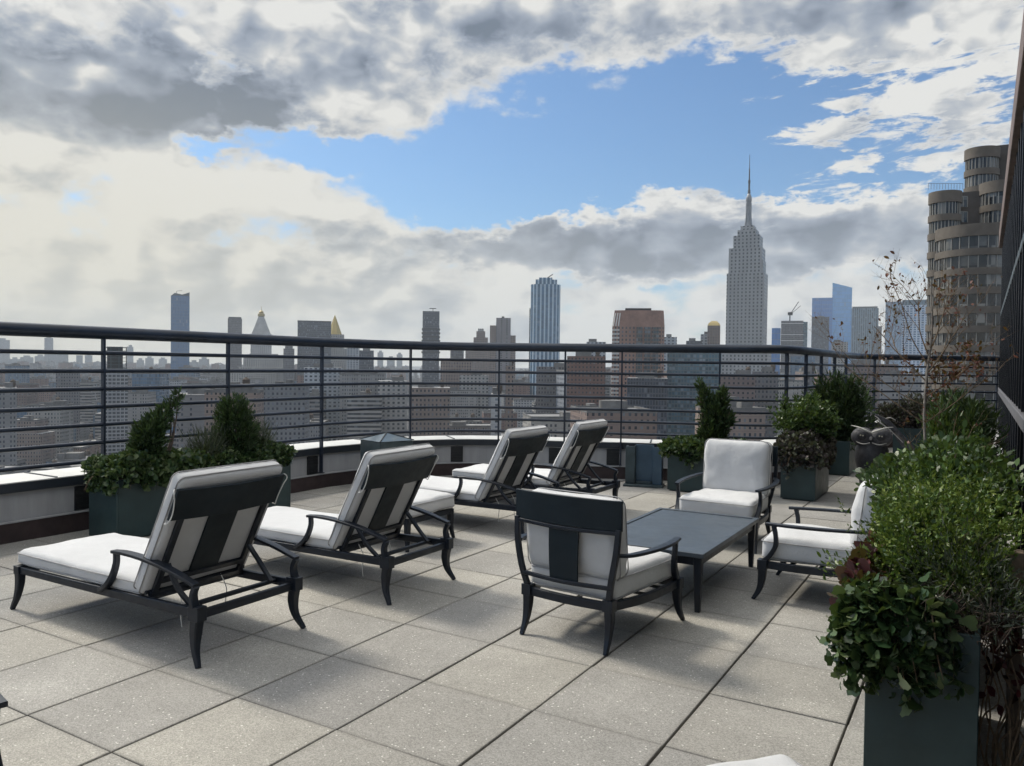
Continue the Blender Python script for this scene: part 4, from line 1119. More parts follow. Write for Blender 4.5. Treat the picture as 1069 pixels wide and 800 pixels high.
# clock tower
lime = facade('white marble clock tower', [(.42, .42, .41)], fw=4, fh=4.2, ww=.4, wh=.5, win=(.08, .085, .1))
t, w, d, h = tower('clock_tower', 'white stone tower with pyramid roof and gilded lantern', 'clock', lime)
blk(t, 'wall', lime, w, d, 0, h*.70); blk(t, 'wall', lime, w*1.06, d*1.06, h*.70, h*.72)
mb = MB(); P0 = [(-w*.46, -d*.46), (w*.46, -d*.46), (w*.46, d*.46), (-w*.46, d*.46)]
mb.loft([[(x, y, h*.72) for x, y in P0], [(x*.66, y*.66, h*.80) for x, y in P0], [(x*.30, y*.30, h*.895) for x, y in P0]]); mb.build('roof', simple('pale roof stone', (.30, .30, .29), .7, 0, .2, .1), t, smooth=False)
gold = simple('gilded metal', (.34, .26, .10), .5, .3, .2, .2)
mb = MB(); mb.lathe([(w*.12, h*.895), (w*.17, h*.90), (w*.17, h*.925), (w*.10, h*.93), (w*.12, h*.94), (w*.06, h*.955), (w*.02, h*.96), (.2, h)], 12); mb.build('lantern', gold, t)
beige = facade('pale terraced block', [(.30, .295, .28)], fw=4.4, fh=3.8, ww=.45, wh=.5)
for (a, b, yt, dp, nm, lb) in ((240, 306, 386, 1500, 'stone_block', 'wide pale block directly below the white clock tower'), (255, 296, 372, 1620, 'stone_block', 'stepped pale block behind the wide one under the clock tower'), (296, 307, 364, 1400, 'stone_block', 'narrow brownish block right of the clock tower base')):
    t, w, d, h = tower(nm, lb, (a, b, yt, dp), beige, 40, 'building'); m_ = grey if '296' == str(a) else beige
    blk(t, 'wall', m_, w, d, 0, h); blk(t, 'roof', m_, w*.7, d*.7, h, h+5)

dk2 = facade('dark slab tower', [(.045, .055, .075)], fw=1.7, fh=3.7, ww=.7, wh=.75, win=(.022, .03, .045), rough=.4)
t, w, d, h = tower('slab_tower', 'dark blue-grey slab tower just left of the gold pyramid roof', 'slab', dk2, 40); blk(t, 'wall', dk2, w, d, 0, h-2); blk(t, 'roof', M['black'], w*1.01, d*1.01, h-2, h)

t, w, d, h = tower('pyramid_tower', 'stone building topped by a tall gilded pyramid', 'gold', lime, 50)
c0 = 349.5-346
blk(t, 'wall', beige, w*1.4, d*1.1, 0, h*.52, w*.2); blk(t, 'wall', beige, w*1.0, d*.9, h*.52, h*.66, w*.1); blk(t, 'wall', beige, w*.60, d*.7, h*.66, h*.80, w*.10)
mb = MB(); q = w*.25; X_ = w*.10; rings = [[(X_+r_*math.cos(R(45*i+22.5)), r_*math.sin(R(45*i+22.5)), z) for i in range(8)] for r_, z in ((q, h*.80), (q*.66, h*.87), (q*.26, h*.955), (.3, h))]
mb.loft(rings); mb.build('roof', simple('gold leaf roof', (.42, .31, .10), .5, .3, .1, .2), t, smooth=False)
pale = facade('pale blue white block', [(.34, .37, .40)], fw=4.5, fh=3.6, ww=.55, wh=.5, win=(.05, .06, .08))
for a, b, yt, dp, m_, lb in ((318, 357, 384, 760, pale, 'white block with dark square windows seen through the railing below the gold roof'), (362, 375, 363, 1250, pale, 'pale glassy block right of the gold-roofed building'), (375, 390, 366, 1150, dk2, 'dark glass block right of the pale glassy one')):
    t, w, d, h = tower('apartment_slab', lb, (a, b, yt, dp), m_, 35, 'building'); blk(t, 'wall', m_, w, d, 0, h); blk(t, 'roof', roofm, w*.5, d*.5, h, h+4)

# tower under construction
conc = facade('raw concrete floors', [(.30, .31, .32)], win=(.035, .04, .05), fw=3.3, fh=3.3, ww=.78, wh=.62, wv=.2)
t, w, d, h = tower('unfinished_tower', 'concrete tower under construction with open top floors at the left', 'construct', conc, 22)
blk(t, 'wall', conc, w, d, 0, h-22)
for k_ in range(7): blk(t, 'floor_slab', M['steel_dark'], w*.96, d*.96, h-22+k_*3.1+2.6, h-22+k_*3.1+3.0)
blk(t, 'core', M['black'], w*.62, d*.7, h-22, h)
mb = MB()
for sx in (-1, -.35, .35, 1):
    for sy in (-1, 1): mb.box(sx*w*.45-.3, sx*w*.45+.3, sy*d*.45-.3, sy*d*.45+.3, h-22, h-1)
mb.build('column', M['steel_dark'], t)

# dark glass tower with notched sides
t, w, d, h = tower('glass_tower', 'dark blue glass tower with notched sides near the middle of the railing', 'darkglass', dk2)
blk(t, 'wall', dk2, w*.92, d, 0, h)
for k_ in range(7): blk(t, 'balcony', M['black'], w*(1.0+.02*(k_ % 2)+.02*(k_ < 3)), d*1.05, h*.62+k_*h*.035, h*.62+k_*h*.035+h*.014)
mb = MB(); mb.bar([(w*.1, 0, h), (w*.1, 0, h+6)], 1, 1); mb.bar([(-w*.1, 0, h+6), (w*.28, 0, h+6)], 1.6, 1.2); mb.build('crane', M['black'], t)
tan = facade('tan stepped tower', [(.21, .16, .135)], fw=3, fh=3.6, ww=.4, wh=.5)
t, w, d, h = tower('stepped_tower', 'brown tower stepping in to a small pale cap', 'stepped', tan)
blk(t, 'wall', tan, w*1.9, d*1.2, 0, h*.76, -w*.1); blk(t, 'wall', tan, w*1.0, d, h*.76, h*.90); blk(t, 'wall', tan, w*.62, d*.7, h*.90, h*.97); blk(t, 'crown', beige, w*.4, d*.45, h*.97, h)
t, w, d, h = tower('concrete_tower', 'plain grey concrete tower with a darker lower wing on each side', 'greyslab', grey, 24)
con2 = facade('plain concrete slab', [(.20, .185, .19)], fw=9, fh=3.2, ww=.3, wh=.5)
blk(t, 'wall', con2, w*.56, d, 0, h, w*.02); blk(t, 'wall', tan, w*.24, d*.9, 0, h*.93, -w*.38); blk(t, 'wall', tan, w*.2, d*.8, 0, h*.84, w*.40); blk(t, 'roof', M['black'], w*.1, d*.2, h, h+3)

# ribbed blue-white tower
t, w, d, h = tower('ribbed_tower', 'pale blue tower with strong vertical ribs and cut-off corners', 'ribbed', dk2)
ribm = facade('blue glass with white ribs', [(.42, .52, .60)], win=(.05, .12, .20), fw=5.4, fh=3.5, ww=.62, wh=.9, mode='rib', wv=.3, rough=.4)
mb = MB(); e = w*.16; q = w/2
prism(mb, [(-q, -q+e), (-q+e, -q), (q-e, -q), (q, -q+e), (q, q-e), (q-e, q), (-q+e, q), (-q, q-e)], GZ, GZ+h*.955, uvoff=0); mb.v = [(v[0], v[1], v[2]-GZ) for v in mb.v]; mb.build('wall', ribm, t, smooth=False)
blk(t, 'crown', ribm, w*.72, d*.8, h*.955, h*.985, w*.02); blk(t, 'crown', ribm, w*.45, d*.5, h*.985, h)
mb = MB(); mb.bar([(w*.05, -5, h), (w*.24, -5, h+5)], 1, 1); mb.build('crane', M['black'], t)
t, w, d, h = tower('slab_tower', 'darker blue slab touching the left side of the ribbed tower', (552, 559, 322, 1080), dk2, 20); blk(t, 'wall', dk2, w, d, 0, h)

# brown chamfered tower
bt = facade('brown brick tower with white window frames', [(.28, .165, .125)], win=(.035, .045, .06), fw=2.9, fh=3.1, ww=.45, wh=.55)
btg = facade('brown tower dark glass bays', [(.12, .075, .06)], win=(.025, .05, .065), fw=2.2, fh=3.1, ww=.85, wh=.7, rough=.4)
t, w, d, h = tower('brick_tower', 'broad brown brick tower with sloping chamfered top and dark glass bays', 'brown', bt, 36, rot=R(2))
mb = MB(); q, p_ = w/2, d/2; e = w*.06
Pb = [(-q, -p_+e), (-q+e*2.4, -p_), (q-e, -p_), (q, -p_+e), (q, p_), (-q, p_)]
prism(mb, Pb, GZ, GZ+h*.90, False); mb.v = [(v[0], v[1], v[2]-GZ) for v in mb.v]; mb.build('wall', bt, t, smooth=False)
mb = MB(); mb.loft([[(x, y, h*.9) for x, y in Pb], [(x*.94+.4, y*.94, h*.985) for x, y in Pb]]); mb.build('crown', simple('brown brick', (.25, .15, .115), .8, 0, .25, .2), t, smooth=False)
blk(t, 'roof', M['black'], w*.5, d*.5, h*.985, h)
for x in (.02, .18, .33): blk(t, 'glass_bay', btg, w*.115, 1.2, 0, h*.895, x*w, -p_-.45)
wf = simple('white window frames', (.50, .49, .47), .7)
mb = MB()
for r_ in range(44):
    for c_ in range(3):
        u0 = (c_+.5)/3.2; x = -q+e*2.4*u0; y = -p_+e-e*u0; z = h*.10+r_*3.1
        if z < h*.89: mb.box(x-.9, x+.9, y-.5, y-.1, z, z+1.5)
mb.build('window', wf, t)['kind'] = 'stuff'
mb = MB()
for c_ in range(3):
    u0 = (c_+.4)/3.0; x = -q+e*2.4*u0; y = -p_+e-e*u0
    mb.bar([(x, y-.3, h*.90), (x*.94+.4, y*.94-.2, h*.97)], 1.0, .6)
mb.build('fin', wf, t)

rb2 = facade('reddish brick tower block', [(.15, .08, .06)], fw=2.6, fh=3.0, ww=.42, wh=.45)
lowbrick = facade('muted brown block', [(.16, .115, .105)], fw=3, fh=3.2, ww=.4, wh=.45)
tealm = facade('teal glass block', [(.06, .11, .135)], win=(.04, .10, .14), fw=2.4, fh=3.4, ww=.8, wh=.7, rough=.35)
misc = [(592, 632, 372, 560, 26, rb2, 'brick_block', 'reddish brick block filling the gap left of the broad brown tower'), (612, 632, 357, 900, 20, pale, 'apartment_slab', 'bluish block with small roof frame rising behind the reddish brick block'),
        (693, 706, 352, 900, 22, pale, 'apartment_slab', 'pale block with a tiny roof crane right of the broad brown tower'), (716, 732, 356, 950, 22, dk2, 'glass_block', 'small dark block with a flag-like top between brown tower and limestone tower'), (731, 741, 349, 1000, 22, pale, 'apartment_slab', 'pale narrow block left of the gold-capped block'),
        (738, 751, 340, 980, 22, tan, 'stepped_tower', 'narrow block with rounded gold-brown cap left of the limestone tower'), (697, 752, 368, 640, 24, tealm, 'glass_block', 'teal glass block just below the handrail right of the broad brown tower'),
        (752, 788, 392, 520, 30, lowbrick, 'brick_block', 'dull brown block in front of the limestone tower base'), (786, 812, 388, 560, 26, grey, 'stone_block', 'grey block right in front of the limestone tower base'), (655, 697, 395, 480, 26, dk2, 'glass_block', 'dark lower block before the broad brown tower'),
        (826, 850, 372, 1100, 24, glassm, 'glass_block', 'blue glass block below the handrail under the craned tower'), (868, 884, 357, 1300, 20, beige, 'stone_block', 'small beige block standing before the tall slant-topped glass towers'),
        (884, 935, 380, 700, 28, lowbrick, 'brick_block', 'brownish block just under the handrail at the railing corner'), (921, 960, 392, 560, 25, stone, 'stone_block', 'pale block behind the far planters at the right'), (560, 600, 383, 700, 26, grey, 'stone_block', 'grey block at the foot of the ribbed tower'),
        (460, 492, 375, 900, 26, tan, 'brick_block', 'brown block between dark notched tower and stepped tower'), (470, 484, 366, 1000, 20, grey, 'stone_block', 'small grey block peeking over the brown one'), (513, 524, 412, 430, 22, white, 'apartment_slab', 'white apartment slab with two bright stripes in the middle distance'),
        (840, 850, 388, 500, 20, grey, 'stone_block', 'narrow grey block below the railing near its inner corner'), (528, 536, 382, 640, 20, tan, 'brick_block', 'narrow tan block just right of the white striped slab'), (0, 16, 405, 560, 24, stone, 'stone_block', 'stone block at the far left edge behind the railing'),
        (60, 82, 388, 900, 26, grey, 'stone_block', 'grey block left of the tower under construction'), (186, 230, 412, 520, 30, stone, 'stone_block', 'pale block with square windows above the left planters'), (395, 425, 398, 700, 30, beige, 'stone_block', 'beige block with window rows above the lantern box'),
        (430, 470, 405, 600, 28, tan, 'brick_block', 'tan block with window rows right of the lantern box'), (480, 510, 392, 900, 28, beige, 'stone_block', 'pale block below the stepped brown tower')]
for a, b, yt, dp, dd, m_, nm, lb in misc:
    t, w, d, h = tower(nm, lb, (a, b, yt, dp), m_, dd, 'building'); blk(t, 'wall', m_, w, d, 0, h)
    if '738' in str(a): 
        mb = MB(); mb.loft([[(x*w/2, y*d/2, h) for x, y in ((-1, -1), (1, -1), (1, 1), (-1, 1))], [(x*w*.42, y*d*.42, h+3) for x, y in ((-1, -1), (1, -1), (1, 1), (-1, 1))], [(x*w*.2, y*d*.2, h+6) for x, y in ((-1, -1), (1, -1), (1, 1), (-1, 1))]]); mb.build('roof', gold, t)
    else:
        blk(t, 'roof', roofm, w*.42, d*.5, h, h+3.5, w*random.uniform(-.2, .2)); 
        if dp < 800:
            m2 = MB(); m2.lathe([(1.7, h+1.5), (1.7, h+4.6), (.2, h+6)], 10, (w*.3, 0, 0)); m2.box(w*.3-1.2, w*.3+1.2, -1.2, 1.2, h-.2, h+1.5); m2.build('water_tank', tankm, t)

# cluster right of the limestone tower
t, w, d, h = tower('craned_tower', 'boxy half-clad tower with a crane on its roof', 'craned', pale, 50)
hy1 = facade('mid blue glass', [(.07, .19, .42)], win=(.04, .17, .44), fw=6, fh=12, ww=.9, wh=.85, rough=.3, wv=.1)
blk(t, 'wall', grey, w*.62, d, 0, h, w*.07); blk(t, 'wall', hy1, w*.25, d*.8, 0, h*.93, -w*.38); blk(t, 'wall', tealm, w*.28, d*.8, 0, h*.99, w*.36)
for z_ in (.80, .86, .97): blk(t, 'floor_slab', M['coping'], w*.64, d*1.02, h*z_, h*z_+1.2, w*.07)
mb = MB(); mb.bar([(w*.0, 0, h), (w*.0, 0, h+13)], 2.2, 2.2); mb.bar([(w*.0, 0, h+13), (w*.24, 0, h+38)], 1.3, 1.3); mb.bar([(0, 0, h+13), (w*.30, 0, h+30)], .9, .9); mb.box(-4, 5, -2, 2, h+12, h+18); mb.build('crane', M['black'], t)
t, w, d, h = tower('glass_tower', 'bright blue glass tower behind a darker block, left of the slant-topped tower', 'hydark', hy1, 50); blk(t, 'wall', hy1, w, d, 0, h)
t, w, d, h = tower('glass_tower', 'dark glass tower in front of the bright blue one', (847, 864, 331, 1900), dk2, 40); blk(t, 'wall', dk2, w, d, 0, h); blk(t, 'roof', roofm, w*.4, d*.4, h, h+3)
hy2 = facade('light blue glass', [(.13, .34, .58)], win=(.08, .29, .58), fw=6, fh=12, ww=.92, wh=.9, rough=.25, wv=.1)
t, w, d, h = tower('slanted_glass_tower', 'tallest light blue glass tower with a slanted top and small side deck', 'hyslant', hy2, 60)
mb = MB(); q = w/2; z0 = h*.86
prism(mb, [(-q, -30), (q, -30), (q, 30), (-q, 30)], GZ, GZ+z0, False); mb.v = [(v[0], v[1], v[2]-GZ) for v in mb.v]
top = [(-q, -30, h), (q, -30, h*.955), (q, 30, h*.94), (-q*.8, 30, h*.985)]; bot = [(-q, -30, z0), (q, -30, z0), (q, 30, z0), (-q, 30, z0)]
for i in range(4):
    j = (i+1) % 4; mb.add([bot[i], bot[j], top[j], top[i]], [(0, 1, 2, 3)], [[(i*50, z0), (i*50+50, z0), (i*50+50, top[j][2]), (i*50, top[i][2])]])
mb.add(top, [(0, 1, 2, 3)]); mb.build('wall', hy2, t, smooth=False)
mb = MB(); mb.add([(-q-16, -24, h*.835), (-q+.5, -24, h*.80), (-q+.5, -24, h*.85), (-q-16, 0, h*.835), (-q+.5, 0, h*.80), (-q+.5, 0, h*.85)], [(0, 1, 2), (5, 4, 3), (0, 2, 5, 3), (0, 3, 4, 1), (1, 4, 5, 2)]); mb.build('viewing_deck', M['steel_dark'], t, smooth=False)
tw = facade('teal grey ribbed glass', [(.10, .17, .22)], win=(.02, .055, .085), fw=5.5, fh=4, ww=.6, wh=.8, mode='rib', rough=.4)
t, w, d, h = tower('ribbed_glass_tower', 'teal-grey flat-topped glass tower between the blue cluster and the round tower', 'teal', tw, 50); blk(t, 'wall', tw, w*.92, d, 0, h-5, -w*.04); blk(t, 'wall', dk2, w*.2, d, 0, h*.80, w*.44); blk(t, 'crown', M['steel_dark'], w*.86, d*.9, h-5, h, -w*.05)
sl = facade('reflective grey blue glass', [(.19, .27, .36)], win=(.14, .24, .36), fw=3, fh=4, ww=.85, wh=.8, rough=.25, wv=.4)
t, w, d, h = tower('terraced_glass_tower', 'grey glass tower with a diagonal stepped dark edge beside the round tower', 'sloped', sl, 50); blk(t, 'wall', sl, w, d, 0, h)
mb = MB()
for k_ in range(9): mb.box(-w*.5+k_*w*.115, -w*.5+(k_+1)*w*.115, -d/2-3, -d/2, h*.955-k_*h*.012, h*.975-k_*h*.012)
mb.build('terrace_edge', M['black'], t)
gw = facade('white grid over blue glass', [(.50, .58, .68)], win=(.05, .12, .22), fw=6.5, fh=4.4, ww=.66, wh=.66, wv=.5)
t, w, d, h = tower('grid_tower', 'blue glass tower with a white grid facade touching the round tower', 'gridwhite', gw, 50); blk(t, 'wall', gw, w, d, 0, h-10); blk(t, 'crown', tw, w*1.0, d, h-10, h)

# hazy far towers at the left
hz = facade('far grey tower', [(.16, .18, .20)], fw=4, fh=4, ww=.6, wh=.6)
fars = [(-6, 9, 355, 'leftmost'), (11, 20, 375, ''), (22, 34, 373, ''), (37, 47, 372, ''), (47, 55, 353, 'tallest'), (52, 70, 368, ''), (80, 86, 371, ''), (89, 96, 371, ''), (133, 139, 362, ''), (143, 150, 376, ''), (152, 160, 374, ''), (166, 174, 375, ''), (198, 207, 378, ''), (208, 218, 375, ''), (394, 400, 368, ''), (404, 412, 374, ''), (414, 420, 370, '')]
for a, b, yt, lb in fars:
    label = {'leftmost': 'pale hazy tower at the very left edge of the skyline', 'tallest': 'tallest of the pale hazy towers on the far left horizon', '': 'faint hazy tower standing far off on the horizon'}[lb]
    t, w, d, h = tower('distant_tower', label, (a, b, yt, 4300+random.uniform(-300, 500)), hz, 50); blk(t, 'wall', hz, w, d, 0, h); 
    if w > 30: blk(t, 'roof', hz, w*.5, d*.5, h, h+10)
    t['group'] = 'hazy towers on the horizon' if not lb else ''
    if lb: del t['group']

# ------------------------------------------------------------------ round-bayed brick tower close by on the right
band = simple('taupe brick spandrel', (.115, .098, .080), .85, 0, .18, .6, .3, 6)
plain = simple('dark taupe brick', (.075, .065, .058), .85, 0, .2, .5, .3, 6)
wg, tt, bb = newmat('apartment window glass')
gco = tt.obj(); gw_ = tt.node('ShaderNodeTexWhiteNoise'); tt.con(tt.vmath('FLOOR', tt.vmath('MULTIPLY', gco, (.85, .85, .33))), gw_.inputs['Vector']); gn = tt.math('ADD', tt.math('MULTIPLY', gw_.outputs['Value'], .7), tt.math('MULTIPLY', tt.noise(gco, .8, 3), .3))
tt.con(tt.ramp(gn, [(.25, (.012, .014, .016)), (.5, (.03, .032, .034)), (.62, (.09, .09, .085)), (.8, (.20, .195, .18))]), bb.inputs['Base Color']); bb.inputs['Roughness'].default_value = .15
mull = simple('pale window mullion', (.26, .25, .225), .6)
DT = 125.
rt = thing('round_tower', 'tall taupe apartment tower with rounded bays and ribbon windows at the right', 'apartment tower', (0, 0, 0))
def lobe(px0, px1, ytop, dep, nfl_to=-40., fh=3.05, arc=(150, 400), first=.0, cap=1.9):
    a, b = at(px0, 385, dep), at(px1, 385, dep); c = (a+b)/2; r = (b-a).length/2
    los = YAW-math.atan(((px0+px1)/2-534.5)/F); r *= 1.03; c = c+Vector((-math.sin(los), math.cos(los), 0))*r*.9
    zt = ztop((px0+px1)/2, ytop, dep); n = 36
    A0, A1 = [math.atan2(ry_, rx_)+R(k) for k in (165-15, 375+15)]
    def ring(rad, z, k=n): return [(c.x+rad*math.cos(A0+(A1-A0)*i/k), c.y+rad*math.sin(A0+(A1-A0)*i/k), z) for i in range(k+1)]
    def shell(name, mat, ro, ri, z0, z1):
        O0, O1, I0, I1 = ring(ro, z0), ring(ro, z1), ring(ri, z0), ring(ri, z1)
        mb = MB(); mb.loft([[O0[i], O1[i], I1[i], I0[i]] for i in range(n+1)]); return mb.build(name, mat, rt, angle=30)
    z = zt
    first_ = True
    while z > nfl_to:
        bh = 1.1 if not first_ else cap
        shell('spandrel_band', band, r+.25, r-1.2, z-bh, z)
        z0_, z1_ = z-bh-(fh-1.1)+.004, z-bh-.004
        mb = MB(); O0, O1, I0, I1 = ring(r-.05, z0_), ring(r-.05, z1_), ring(r-1.1, z0_), ring(r-1.1, z1_)
        mb.loft([[O0[i], O1[i], I1[i], I0[i]] for i in range(n+1)]); mb.cut = [len(mb.f), mull]
        for i in range(0, n+1, 2):
            p0 = ring(r, z-bh-(fh-1.1)+.01)[i]; p1 = ring(r, z-bh-.01)[i]
            mb.bar([p0, p1], .14, .14, up=(math.cos(A0+(A1-A0)*i/n), math.sin(A0+(A1-A0)*i/n), 0))
        mb.build('window_band', wg, rt, angle=30)
        z -= bh+(fh-1.1); first_ = False
    # core behind the glass
    mb = MB(); cr = [Vector(p) for p in ring(r-1.25, 0, 24)]
    mb.loft([[(p.x, p.y, nfl_to-60) for p in cr], [(p.x, p.y, zt-.05) for p in cr]]); mb.build('core', plain, rt, smooth=False)
    return c, r, zt
c1, r1, z1 = lobe(979, 1052, 234, DT)
c2, r2_, z2 = lobe(968.5, 996, 199, DT+6)
c3, r3, z3 = lobe(1022, 1060, 188, DT+5)
c4, r4, z4 = lobe(1005, 1034, 153, DT+16, nfl_to=ztop(1005, 215, DT+16))
def rblk(px0, px1, yt, dep, dd, name='wall', mat=plain):
    a, b = at(px0, 385, dep), at(px1, 385, dep); los = YAW-math.atan((px0-534.5)/F); c = (a+b)/2+Vector((-math.sin(los), math.cos(los), 0))*dd/2; zt = ztop((px0+px1)/2, yt, dep)
    los = YAW-math.atan((px0-534.5)/F); Mx = Matrix.Translation((c.x, c.y, 0)) @ Matrix.Rotation(los, 4, 'Z'); w = (b-a).length
    return MB().box(-w/2, w/2, -dd/2, dd/2, GZ, zt, Mx).build(name, mat, rt)
rblk(982, 1048, 199.5, DT+8.5, 16); rblk(1008, 1052, 152.5, DT+18.5, 14)
for px0, px1, yc in ((996.5, 1009.5, 211), (996.5, 1009.5, 227)):
    a, b = at(px0, yc, DT+8.4), at(px1, yc, DT+8.4); w = (b-a).length
    Mx = Matrix.Translation((a+b)/2) @ Matrix.Rotation(YAW, 4, 'Z')
    wn_ = MB().box(-w/2, w/2, -.10, .05, -.85, .85, Mx).build('window', wg, rt)
    mb = MB()
    for x in (-w/2, -w/6, w/6, w/2): mb.box(x-.06, x+.06, -.16, -.10, -.85, .85, Mx)
    mb.box(-w/2, w/2, -.16, -.10, .85, .97, Mx); mb.build('mullion', mull, wn_)
mb = MB()
for k in range(13):
    p = at(969+k*3, 198, DT+6.5); mb.bar([p, p+Vector((0, 0, 1.0))], .06, .06)
    if k: q_ = at(969+(k-1)*3, 198, DT+6.5); mb.bar([q_+Vector((0, 0, 1)), p+Vector((0, 0, 1))], .06, .06)
mb.build('roof_rail', metalm, rt)

# ------------------------------------------------------------------ haze
mn = Vector((1e9,)*3); 
hb = bpy.data.meshes.new('haze'); mb = MB(); mb.box(-5600, 5600, -5600, 5600, GZ-1, 352)
hz_m = bpy.data.materials.new('air haze'); hz_m.use_nodes = True; nt_ = hz_m.node_tree; nt_.nodes.clear()
ou = nt_.nodes.new('ShaderNodeOutputMaterial'); pv = nt_.nodes.new('ShaderNodeVolumePrincipled'); nt_.links.new(pv.outputs[0], ou.inputs['Volume'])
pv.inputs['Color'].default_value = (.86, .93, 1.0, 1); pv.inputs['Density'].default_value = HAZE if 'HAZE' in globals() else 1.0e-4; pv.inputs['Anisotropy'].default_value = .0
hz_o = mb.build('haze', hz_m, smooth=False); hz_o['kind'] = 'stuff'

# ------------------------------------------------------------------ sky
W = bpy.data.worlds.new('World'); SC.world = W; W.use_nodes = True
t = NT(W.node_tree); W.node_tree.nodes.clear()
SUN_EL = R(46); sun_to = Vector((-math.cos(R(8)), math.sin(R(8)), 0))
out = t.node('ShaderNodeOutputWorld'); bg = t.node('ShaderNodeBackground')
sky = t.node('ShaderNodeTexSky'); sky.sky_type = 'NISHITA'; sky.sun_disc = False; sky.sun_elevation = SUN_EL
sky.sun_rotation = math.atan2(sun_to.x, sun_to.y) % (2*PI); sky.altitude = 100; sky.air_density = 1.0; sky.dust_density = 1.2; sky.ozone_density = 1.5
tc = t.node('ShaderNodeTexCoord').outputs['Generated']
Rv, Fv = (rx_, ry_, 0), (fx, fy, 0)
dR, dF = t.vmath('DOT_PRODUCT', tc, Rv), t.vmath('DOT_PRODUCT', tc, Fv)
sx = t.node('ShaderNodeSeparateXYZ'); t.con(tc, sx.inputs[0]); dz = sx.outputs[2]
az = t.math('ARCTAN2', dR, dF); el = t.math('ARCSINE', dz)
# cloud-deck coordinates
den = t.math('ADD', t.math('MAXIMUM', dz, 0.0), .16)
cp = t.node('ShaderNodeCombineXYZ'); t.con(t.math('DIVIDE', dR, den), cp.inputs[0]); t.con(t.math('DIVIDE', dF, den), cp.inputs[1]); cp.inputs[2].default_value = 4.2
cs = t.node('ShaderNodeCombineXYZ'); t.con(az, cs.inputs[0]); t.con(t.math('MULTIPLY', el, 1.7), cs.inputs[1]); cs.inputs[2].default_value = 1.3
n_big = t.noise(cs.outputs[0], 6.5, 12, .60, .45)
n_deck = t.noise(cp.outputs[0], 2.4, 12, .62, .3)
n_fine = t.noise(cs.outputs[0], 24, 9, .66, .5)
sc_ = t.node('ShaderNodeCombineXYZ'); t.con(t.math('ADD', t.math('MULTIPLY', az, 1.0), t.math('MULTIPLY', el, -.6)), sc_.inputs[0]); t.con(t.math('MULTIPLY', el, 3.6), sc_.inputs[1]); sc_.inputs[2].default_value = 7.7
n_str = t.noise(sc_.outputs[0], 15, 10, .66, .4)
warp = t.node('ShaderNodeTexNoise'); t.con(cs.outputs[0], warp.inputs['Vector']); warp.inputs['Scale'].default_value = 7; warp.inputs['Detail'].default_value = 6; warp.inputs['Roughness'].default_value = .6
ws = t.node('ShaderNodeSeparateColor'); t.con(warp.outputs['Color'], ws.inputs[0])
azw = t.math('ADD', az, t.math('MULTIPLY', t.math('SUBTRACT', ws.outputs[0], .5), .26)); elw = t.math('ADD', el, t.math('MULTIPLY', t.math('SUBTRACT', ws.outputs[1], .5), .15))
def pxang(px, py):
    d, _ = ray(px, py); d = d.normalized()
    return math.atan2(d.dot(Vector(Rv)), d.dot(Vector(Fv))), math.asin(d.z)
def blob(px, py, rx, ry, soft=.55, flat=False):
    a, e = pxang(px, py); ra = rx/F; re = ry/F
    u = t.math('DIVIDE', t.math('SUBTRACT', azw, a), ra); v = t.math('DIVIDE', t.math('SUBTRACT', elw, e), re)
    d = t.math('SQRT', t.math('ADD', t.math('MULTIPLY', u, u), t.math('MULTIPLY', v, v)))
    return t.mapr(d, 1+soft, 1-soft, 0, 1, True)
def total(lst):
    acc_ = None
    for wgt, *b in lst:
        s_ = t.math('MULTIPLY', blob(*b), wgt); acc_ = s_ if acc_ is None else t.math('ADD', acc_, s_)
    return acc_
def billow(dx=0., dy=0.):
    v_ = t.node('ShaderNodeCombineXYZ'); t.con(t.math('ADD', az, dx), v_.inputs[0]); t.con(t.math('MULTIPLY', t.math('ADD', el, dy), 1.5), v_.inputs[1]); v_.inputs[2].default_value = 3.1
    acc_ = None
    for sc__, am in ((5.5, .55), (12, .30), (27, .16)):
        n_ = t.noise(v_.outputs[0], sc__, 1.5, .5, .25)
        q_ = t.math('MULTIPLY', t.math('ABSOLUTE', t.math('SUBTRACT', t.math('MULTIPLY', n_, 2), 1)), am*2.2)
        acc_ = q_ if acc_ is None else t.math('ADD', acc_, q_)
    return acc_
bl = billow(); bl_sun = billow(-.022, .026)
cover_b = total([(.80, 115, 70, 250, 96), (.58, 430, 50, 210, 74), (.72, 740, -2, 300, 48), (.60, 60, 250, 420, 115), (.92, 735, 243, 258, 38, .3), (.36, 940, 115, 150, 85), (.2, 1010, 60, 90, 60), (.5, 1010, 10, 120, 40), (.30, 625, 105, 42, 14), (.30, 540, 187, 45, 7),
                 (-.62, 630, 155, 215, 62), (-.42, 430, 190, 150, 32), (-.42, 310, 150, 80, 16), (-.6, 242, 72, 26, 20), (-.6, 200, 150, 40, 11), (-.3, 1000, 180, 120, 20), (-.34, 850, 85, 90, 34)])
hor_b = t.mapr(el, .20, .045, 0, .75, True)
strk = t.math('MULTIPLY', blob(930, 125, 200, 85), t.math('SUBTRACT', n_str, .45))
dens = t.math('ADD', t.math('ADD', cover_b, t.math('ADD', hor_b, t.mapr(el, .55, .8, 0, .8, True))), t.math('ADD', t.math('MULTIPLY', t.math('SUBTRACT', n_big, .5), .9), t.math('ADD', t.math('MULTIPLY', t.math('SUBTRACT', n_deck, .5), .6), t.math('ADD', t.math('ADD', t.math('MULTIPLY', strk, 4.2), t.math('MULTIPLY', t.math('SUBTRACT', bl, .42), .75)), t.math('MULTIPLY', t.math('SUBTRACT', n_fine, .5), .65)))))  # overhead cloud cover outside the view is added for neutral fill
cover = t.mapr(dens, .14, .58, 0, 1, True)
